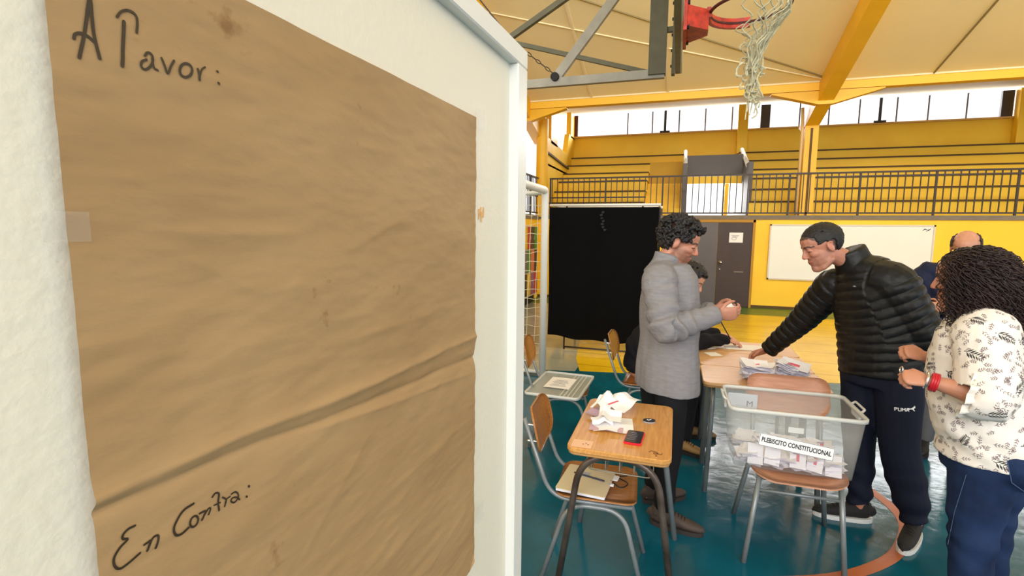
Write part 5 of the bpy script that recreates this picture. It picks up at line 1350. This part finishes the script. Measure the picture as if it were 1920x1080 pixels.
J['torso'] = [(pel+V((0, 0, -.06)), .17, .13), (pel+V((0, 0, .05)), .175, .135), (D(1838, 740, 2.12), .15, .125), (D(1832, 670, 2.12), .165, .135), (D(1833, 625, 2.12), .165, .11), (J['neck']+V((0, 0, -.03)), .08, .065)]
w1 = empty('person', (pel.x, pel.y, 0), 0, 'woman with long curly dark hair, leaf-print blouse and blue jeans, at the right edge', 'person')
me = body_mesh(J, .95, True); paint_head(me, J['HM'], S(188, 130, 104), (.05, .03, .025), S(190, 96, 96))
link_mesh('body', me, m_skin, w1); HM = J['HM']
m_ch = mat('dark_curly_hair', S(28, 19, 19), .55, c2=S(50, 30, 28), vscale=9, spec=.4)
hb = MB(); hc = HM.translation
hb.ell(HM @ V((-.04, 0, .035)), (.118, .118, .112)); hb.ell(HM @ V((-.07, 0, -.06)), (.115, .13, .13)); hb.ell(HM @ V((-.06, .0, -.16)), (.09, .125, .09))
hb.ell(HM @ V((-.02, .09, -.14)), (.05, .045, .12)); hb.ell(HM @ V((-.02, -.09, -.14)), (.05, .045, .12))
core = garment('hair', hb, .008, m_ch, w1, lambda P, Nn: .016*fbm(P, 22, 3, 3)-.010, 2)
r_ = random.Random(21); lk_ = MB()
for i in range(1500):
    a = r_.uniform(-PI, PI); u = r_.uniform(-.35, 1); q = math.sqrt(max(0, 1-u*u)); d = V((q*math.cos(a), q*math.sin(a), u))
    if d.x > .45 and u < .75: continue
    p = V((-.03+d.x*.105, d.y*.10, .03+d.z*.105)); Ln = r_.uniform(.14, .30)*(1.05 if u > 0 else .8)
    out = V((d.x*.6-.12, d.y, .0)).normalized() if q > .1 else V((-.5, r_.uniform(-1, 1), 0)).normalized(); pts = []
    ph = r_.uniform(0, 6.28); hr = r_.uniform(.006, .013); turns = r_.uniform(4, 7.5); n_ = 34; vel = V((out.x*.9, out.y*.9, .35 if u > .5 else .1)); c = p.copy()
    for k in range(n_):
        t = k/(n_-1); vel = vel*.86+V((0, 0, -1))*.16; st_ = vel.normalized()*(Ln/n_); c = c+st_
        rad = math.hypot(c.x+.05, c.y)
        if rad > .165: c.x = -.05+(c.x+.05)*.165/rad; c.y = c.y*.165/rad
        an_ = ph+t*turns*6.283; pts.append(HM @ (c+V((math.cos(an_)*hr, math.sin(an_)*hr, math.sin(an_*.7)*hr*.5))))
    lk_.tube(pts, [.0024*(1-.5*k/(n_-1)) for k in range(n_)], 4)
lk_.build('curls', m_ch, core, True, kind='stuff')
# blouse
m_bl = mat('cream_blouse', S(236, 228, 220), .8, var=.07, vscale=14, bump=.12, bscale=60, spec=.2)
bb = MB()
torso_tube(bb, Lw, [(pel+V((0, 0, -.10)), .225, .185), (pel+V((.0, 0, .0)), .225, .185), (D(1846, 780, 2.12), .215, .18), (D(1838, 720, 2.12), .205, .18), (D(1833, 660, 2.12), .205, .165), (D(1834, 622, 2.12), .18, .13), (D(1838, 600, 2.12), .11, .09)], n=30)
sleeve(bb, J, 'l', 1, (.10, .108, .104, .098, .094, .086), end=.22); sleeve(bb, J, 'r', 1, (.09, .092, .088, .085, .082, .074), end=.25)
def foldw(P, Nn):
    return .007*np.sin(P[:, 2]*34+P[:, 0]*30+4*vnoise(P, 5, 1))*(.5+.5*vnoise(P, 6, 3))+.006*fbm(P, 10, 2, 2)
blouse = garment('blouse', bb, .0065, m_bl, w1, foldw, 4)
# ruffled cuff
cu = MB(); c0 = J['ell'].lerp(J['wrl'], .20); dd = (J['wrl']-J['ell']).normalized(); e1 = dd.orthogonal().normalized(); e2 = dd.cross(e1); vs = []
for j in range(5):
    for i in range(60):
        a = 2*PI*i/60; rr_ = .078+.004*j+(.004+.003*j)*math.sin(a*11+j*.5); p = c0+dd*(.012*j-.02)+(e1*math.cos(a)+e2*math.sin(a))*rr_; vs.append(p)
cu.add(vs, [(j*60+i, j*60+(i+1) % 60, (j+1)*60+(i+1) % 60, (j+1)*60+i) for j in range(4) for i in range(60)])
cu.build('ruffled_cuff', m_bl, blouse, True)
bvb = bvh_of(blouse)
# printed sprigs lie on the cloth
def sprig(mb, h, n_, ang, L, wide, leaves, lift=.0011):
    rt = V((0, 0, 1)).cross(n_); rt = rt.normalized() if rt.length > .05 else n_.orthogonal().normalized(); up = n_.cross(rt)
    def pt(x, y):
        c, s = math.cos(ang), math.sin(ang); q = h+rt*(x*c-y*s)+up*(x*s+y*c); l = bvb.find_nearest(q); return l[0]+l[1]*lift
    w_ = L*.018
    mb.add([pt(0, -w_), pt(L, -w_), pt(L, w_), pt(0, w_)], [(0, 1, 2, 3)])
    for k in range(leaves):
        x = L*(.12+.85*k/leaves); ll = wide*(1-.35*k/leaves)
        for sg in (-1, 1):
            x2, y2 = x+ll*.72, sg*ll*.69; mx_, my_ = (x+x2)/2, y2/2; nx_, ny_ = -y2*.13, (x2-x)*.13
            mb.add([pt(x, 0), pt(mx_+nx_, my_+ny_), pt(x2, y2), pt(mx_-nx_, my_-ny_)], [(0, 1, 2, 3)])
dk, lt = MB(), MB(); r_ = random.Random(77); polys = blouse.data.polygons; npoly = len(polys); placed = []
def try_place(mind):
    for _ in range(40):
        pl = polys[r_.randrange(npoly)]; c = pl.center.copy()
        if all((c-q).length > mind for q in placed): placed.append(c); return c, pl.normal.copy()
    return None, None
for i in range(90):
    c, n_ = try_place(.088)
    if c is None: break
    sprig(dk, c, n_, r_.uniform(-.5, 1.2), r_.uniform(.062, .08), .027, 6)
for i in range(800):
    c, n_ = try_place(.019)
    if c is None: break
    sprig(lt, c, n_, r_.uniform(0, 6.28), r_.uniform(.022, .042), .012, 3)
dk.build('dark_leaf_print', mat('print_charcoal', S(62, 62, 60), .85), blouse, kind='stuff')
lt.build('fine_sprig_print', mat('print_mauve', S(112, 92, 98), .85), blouse, kind='stuff')
# jeans
m_jn = mat('blue_denim', S(34, 52, 88), .8, var=.3, vscale=7, bump=.15, bscale=220, spec=.2, c2=S(20, 32, 60))
jb = MB(); torso_tube(jb, Lw, [(pel+V((0, 0, -.16)), .20, .165), (pel+V((0, 0, -.02)), .205, .17), (pel+V((0, 0, .06)), .18, .15)])
jb.ell(pel-Fw*.06-Lw*.08+V((0, 0, -.07)), (.12, .12, .13)); jb.ell(pel-Fw*.06+Lw*.08+V((0, 0, -.07)), (.12, .12, .13))
leg(jb, J, 'l', 1, (.12, .125, .105, .082, .07, .056)); leg(jb, J, 'r', 1, (.12, .125, .105, .082, .07, .056))
jeans = garment('jeans', jb, .007, m_jn, w1, lambda P, Nn: .006*np.sin(P[:, 2]*48+P[:, 0]*20+4*vnoise(P, 5, 1))*np.clip((.78-P[:, 2])*4, 0, 1)*(.5+.5*vnoise(P, 5, 4))+.003*fbm(P, 8, 2, 2))
bj = bvh_of(jeans); m_st = mat('jean_seam', S(70, 88, 122), .8)
def seam(pxs, parent, bvh, name='seam', w=.0018):
    mb = MB(); pts = []
    for i in range(len(pxs)-1):
        for k in range(8):
            x = pxs[i][0]+(pxs[i+1][0]-pxs[i][0])*k/8; y = pxs[i][1]+(pxs[i+1][1]-pxs[i][1])*k/8
            h, n_ = project(bvh, CAMP, ray(x, y).normalized())
            if h is not None: pts.append(h+n_*.001)
    if len(pts) > 2: mb.tube(pts, w, 5); mb.build(name, m_st, parent)
seam([(1812, 890), (1790, 960), (1776, 1030), (1768, 1079)], jeans, bj, 'side_seam', .0014)
seam([(1888, 862), (1897, 905), (1925, 925), (1950, 915)], jeans, bj, 'pocket_stitching')
shoe(w1, J['anl'], J['toel'], m_ws, m_ws, .25); shoe(w1, J['anr'], J['toer'], m_ws, m_ws, .25)
# bracelets, ring, watch
def band(a, b, t, R_, r, m, name, par=w1, n=24):
    c = a.lerp(b, t); d = (b-a).normalized(); e1 = d.orthogonal().normalized(); e2 = d.cross(e1)
    return MB().tube([c+(e1*math.cos(q)+e2*math.sin(q))*R_ for q in np.linspace(0, 2*PI, n+1)[:-1]], r, 8, closed=True).build(name, m, par, True)
mr_ = mat('red_beads', S(186, 24, 40), .4)
for k in range(3): band(J['ell'], J['wrl'], .86+.045*k, .033, .0055, mr_, 'red_bracelet')
band(J['ell'], J['wrl'], 1.04, .031, .006, M['chrome'], 'silver_bracelet')
hv = J['handl'][0].normalized(); band(J['wrl']+hv*.09, J['wrl']+hv*.12, .3, .0115, .003, M['chrome'], 'finger_ring').location = (0, 0, .026)
under_all(w1)
# ---------------- bald man behind, arms folded
Fb = V((-.42, -.9, 0)).normalized(); Lb = V((-Fb.y, Fb.x, 0))
def B(px, py, d): return D(px, py, d)
J = {'L': Lb}
hcb = B(1811, 466, 3.7); bxx, byy = hcb.x, hcb.y+.03
J['neck'] = V((bxx, byy+.02, 1.44)); J['HM'] = frame_M(hcb, Fb+V((0, 0, -.45)), (-.2, -.4, .9), 1.06)
J['shl'] = V((bxx, byy, 1.38))+Lb*.19; J['shr'] = V((bxx, byy, 1.38))-Lb*.19
J['ell'] = V((bxx, byy, 1.12))+Lb*.24+Fb*.06; J['elr'] = V((bxx, byy, 1.12))-Lb*.24+Fb*.06
J['wrl'] = V((bxx, byy, 1.16))-Lb*.06+Fb*.22; J['wrr'] = V((bxx, byy, 1.20))+Lb*.06+Fb*.20
J['handl'] = (-Lb, -Fb, V((0, 0, 1)), dict(size=1.0, curl=(.3, .3, .3))); J['handr'] = (Lb, -Fb, V((0, 0, 1)), dict(size=1.0, curl=(.3, .3, .3)))
pel = V((bxx, byy, .92)); J['hpl'] = pel+Lb*.09; J['hpr'] = pel-Lb*.09
J['knl'] = pel+Lb*.10+V((0, 0, -.44)); J['knr'] = pel-Lb*.10+V((0, 0, -.44)); J['anl'] = pel+Lb*.11+V((0, 0, -.83)); J['anr'] = pel-Lb*.11+V((0, 0, -.83)); J['toel'] = Fb; J['toer'] = Fb
J['torso'] = [(pel+V((0, 0, -.05)), .16, .12), (pel+V((0, 0, .1)), .165, .12), (V((bxx, byy, 1.2)), .17, .12), (V((bxx, byy, 1.37)), .18, .11), (V((bxx, byy, 1.43)), .1, .08)]
b1 = empty('person', (bxx, byy, 0), 0, 'balding man in a navy jacket with folded arms, standing behind the curly-haired woman', 'person')
me = body_mesh(J, 1.0, voxel=.0055); paint_head(me, J['HM'], S(196, 138, 112), (.10, .08, .07), S(170, 104, 96), S(110, 90, 84), .25)
link_mesh('body', me, m_skin, b1)
hb = MB()
def keep3(p, d):
    if p.z > .072 or p.z < -.04 or p.x > .02: return None
    if p.z < .02 and p.x > -.035: return None
    return .5
hair_blobs(hb, J['HM'], 380, .006, .009, .006, .002, 5, keep3)
garment('hair', hb, .005, mat('short_grey_hair', S(66, 56, 52), .8), b1, None, 2)
m_nj = mat('navy_jacket_cloth', S(26, 32, 58), .7, bump=.1, bscale=60, spec=.25)
jb_ = MB(); torso_tube(jb_, Lb, [(V((bxx, byy, .84)), .21, .16), (V((bxx, byy, 1.0)), .21, .16), (V((bxx, byy, 1.2)), .215, .16), (V((bxx, byy, 1.36)), .21, .14), (V((bxx, byy, 1.45)), .11, .10)])
sleeve(jb_, J, 'l', 1, (.095, .095, .085, .076, .068, .055)); sleeve(jb_, J, 'r', 1, (.095, .095, .085, .076, .068, .055))
jb_.tube([V((bxx, byy+.01, 1.42)), V((bxx, byy+.02, 1.49))], [(.09, .085), (.075, .075)], 18, side=Lb)
garment('navy_jacket', jb_, .008, m_nj, b1, lambda P, Nn: .006*np.sin(P[:, 2]*40+P[:, 0]*25+4*vnoise(P, 5, 1)), 4)
tb = MB(); torso_tube(tb, Lb, [(pel+V((0, 0, -.12)), .18, .135), (pel+V((0, 0, .05)), .175, .13)]); leg(tb, J, 'l', 1); leg(tb, J, 'r', 1)
garment('trousers', tb, .010, mat('grey_trousers', S(92, 92, 96), .8, var=.1), b1, lambda P, Nn: .004*fbm(P, 8, 2, 2))
shoe(b1, J['anl'], Fb, M['black'], M['black'], .29); shoe(b1, J['anr'], Fb, M['black'], M['black'], .29)
under_all(b1)
# ---------------- seated man writing at the far desk
Fs = V((.97, .22, 0)).normalized(); Ls = V((-Fs.y, Fs.x, 0))
hcs = D(1292, 527, 4.12); sx_, sy_ = hcs.x, hcs.y
J = {'L': Ls}
J['HM'] = frame_M(hcs, (.85, -.15, -.5), (.45, 0, .85), 1.08); J['neck'] = V((sx_-.10, sy_+.0, 1.12))
hpz = .53; hxx = sx_-.36
J['shr'] = V((sx_-.13, sy_-.19, 1.06)); J['shl'] = V((sx_-.13, sy_+.19, 1.06))
J['elr'] = V((sx_+.0, sy_-.16, .82)); J['ell'] = V((sx_+.02, sy_+.26, .82))
wr = D(1362, 634, 4.22); J['wrr'] = V((wr.x, wr.y, .800)); J['wrl'] = V((wr.x-.05, wr.y+.28, .79))
J['handr'] = (V((.95, .05, -.22)), V((0, .1, -1)), V((0, 1, 0)), dict(size=1.05, curl=(.45, .6, .4), tcurl=.3)); J['handl'] = (V((1, -.2, -.1)), V((0, 0, -1)), V((0, -1, 0)), dict(size=1.0, curl=(.2, .2, .2)))
pel = V((hxx+.02, sy_, hpz+.06)); J['hpr'] = pel-Ls*.09; J['hpl'] = pel+Ls*.09
J['knr'] = V((hxx+.42, sy_-.12, .52)); J['knl'] = V((hxx+.42, sy_+.12, .52))
an = atz(1279, 850); J['anr'] = V((an.x-.02, an.y+.04, .09)); J['anl'] = V((an.x+.06, an.y+.36, .09)); J['toer'] = V((.9, -.4, 0)).normalized(); J['toel'] = V((1, 0, 0))
J['torso'] = [(pel+V((0, 0, -.04)), .16, .12), (pel+V((.0, 0, .12)), .165, .12), (pel.lerp(J['neck'], .6), .17, .12), (pel.lerp(J['neck'], .9), .17, .11), (J['neck'], .08, .07)]
q1 = empty('person', (hxx, sy_, 0), 0, 'seated man in black writing on the far desk, mostly behind the grey man', 'person')
me = body_mesh(J, 1.0, voxel=.0055); paint_head(me, J['HM'], S(200, 142, 116), (.02, .015, .013), S(168, 98, 90), S(80, 62, 56), .35, S(30, 24, 24))
link_mesh('body', me, m_skin, q1)
hb = MB(); hair_blobs(hb, J['HM'], 700, .008, .012, .014, .003, 12, keep2)
garment('hair', hb, .005, m_hair, q1, lambda P, Nn: .002*fbm(P, 80, 2, 3), 2)
m_bk = mat('black_sweater', S(26, 26, 32), .9, bump=.2, bscale=120, spec=.15)
jb_ = MB(); torso_tube(jb_, Ls, [(pel+V((-.01, 0, -.06)), .20, .15), (pel+V((0, 0, .12)), .20, .15), (pel.lerp(J['neck'], .6), .205, .15), (pel.lerp(J['neck'], .88), .19, .13), (J['neck']+V((0, 0, -.0)), .09, .085)])
sleeve(jb_, J, 'r', 1, (.09, .09, .078, .07, .06, .045)); sleeve(jb_, J, 'l', 1, (.09, .09, .078, .07, .06, .045))
garment('sweater', jb_, .008, m_bk, q1, lambda P, Nn: .005*np.sin(P[:, 2]*40+P[:, 0]*45+4*vnoise(P, 5, 1)), 4)
tb = MB(); torso_tube(tb, Ls, [(pel+V((0, 0, -.08)), .17, .135), (pel+V((0, 0, .06)), .17, .13)])
for s in 'lr':
    hp2, kn, an2 = J['hp'+s], J['kn'+s], J['an'+s]; tb.tube(arc_pts([hp2, kn, an2], .10, 6), interp([.095, .062], 7)[:8] if False else .078, 16, cap='flat'); tb.ell(hp2, (.105,)*3)
garment('trousers', tb, .009, m_tr, q1, lambda P, Nn: .005*fbm(P, 9, 2, 2))
m_tan = mat('tan_shoe', S(150, 116, 72), .6)
shoe(q1, J['anr'], J['toer'], m_tan, M['black'], .28); shoe(q1, J['anl'], J['toel'], m_tan, M['black'], .28)
under_all(q1)
h_ = J['wrr']+V((.08, .0, .0))
pn = MB().tube([D(1375, 645, 4.2), D(1352, 604, 4.2)], .0045, 8, cap='round').build('pen', M['black'], smooth=True); tag(pn, 'black pen held by the seated man over the white sheet', 'pen')
if False: chairS = chair((hxx+.06, sy_), math.atan2(Fs.y, Fs.x), 'school chair under the seated man, behind the man in grey')
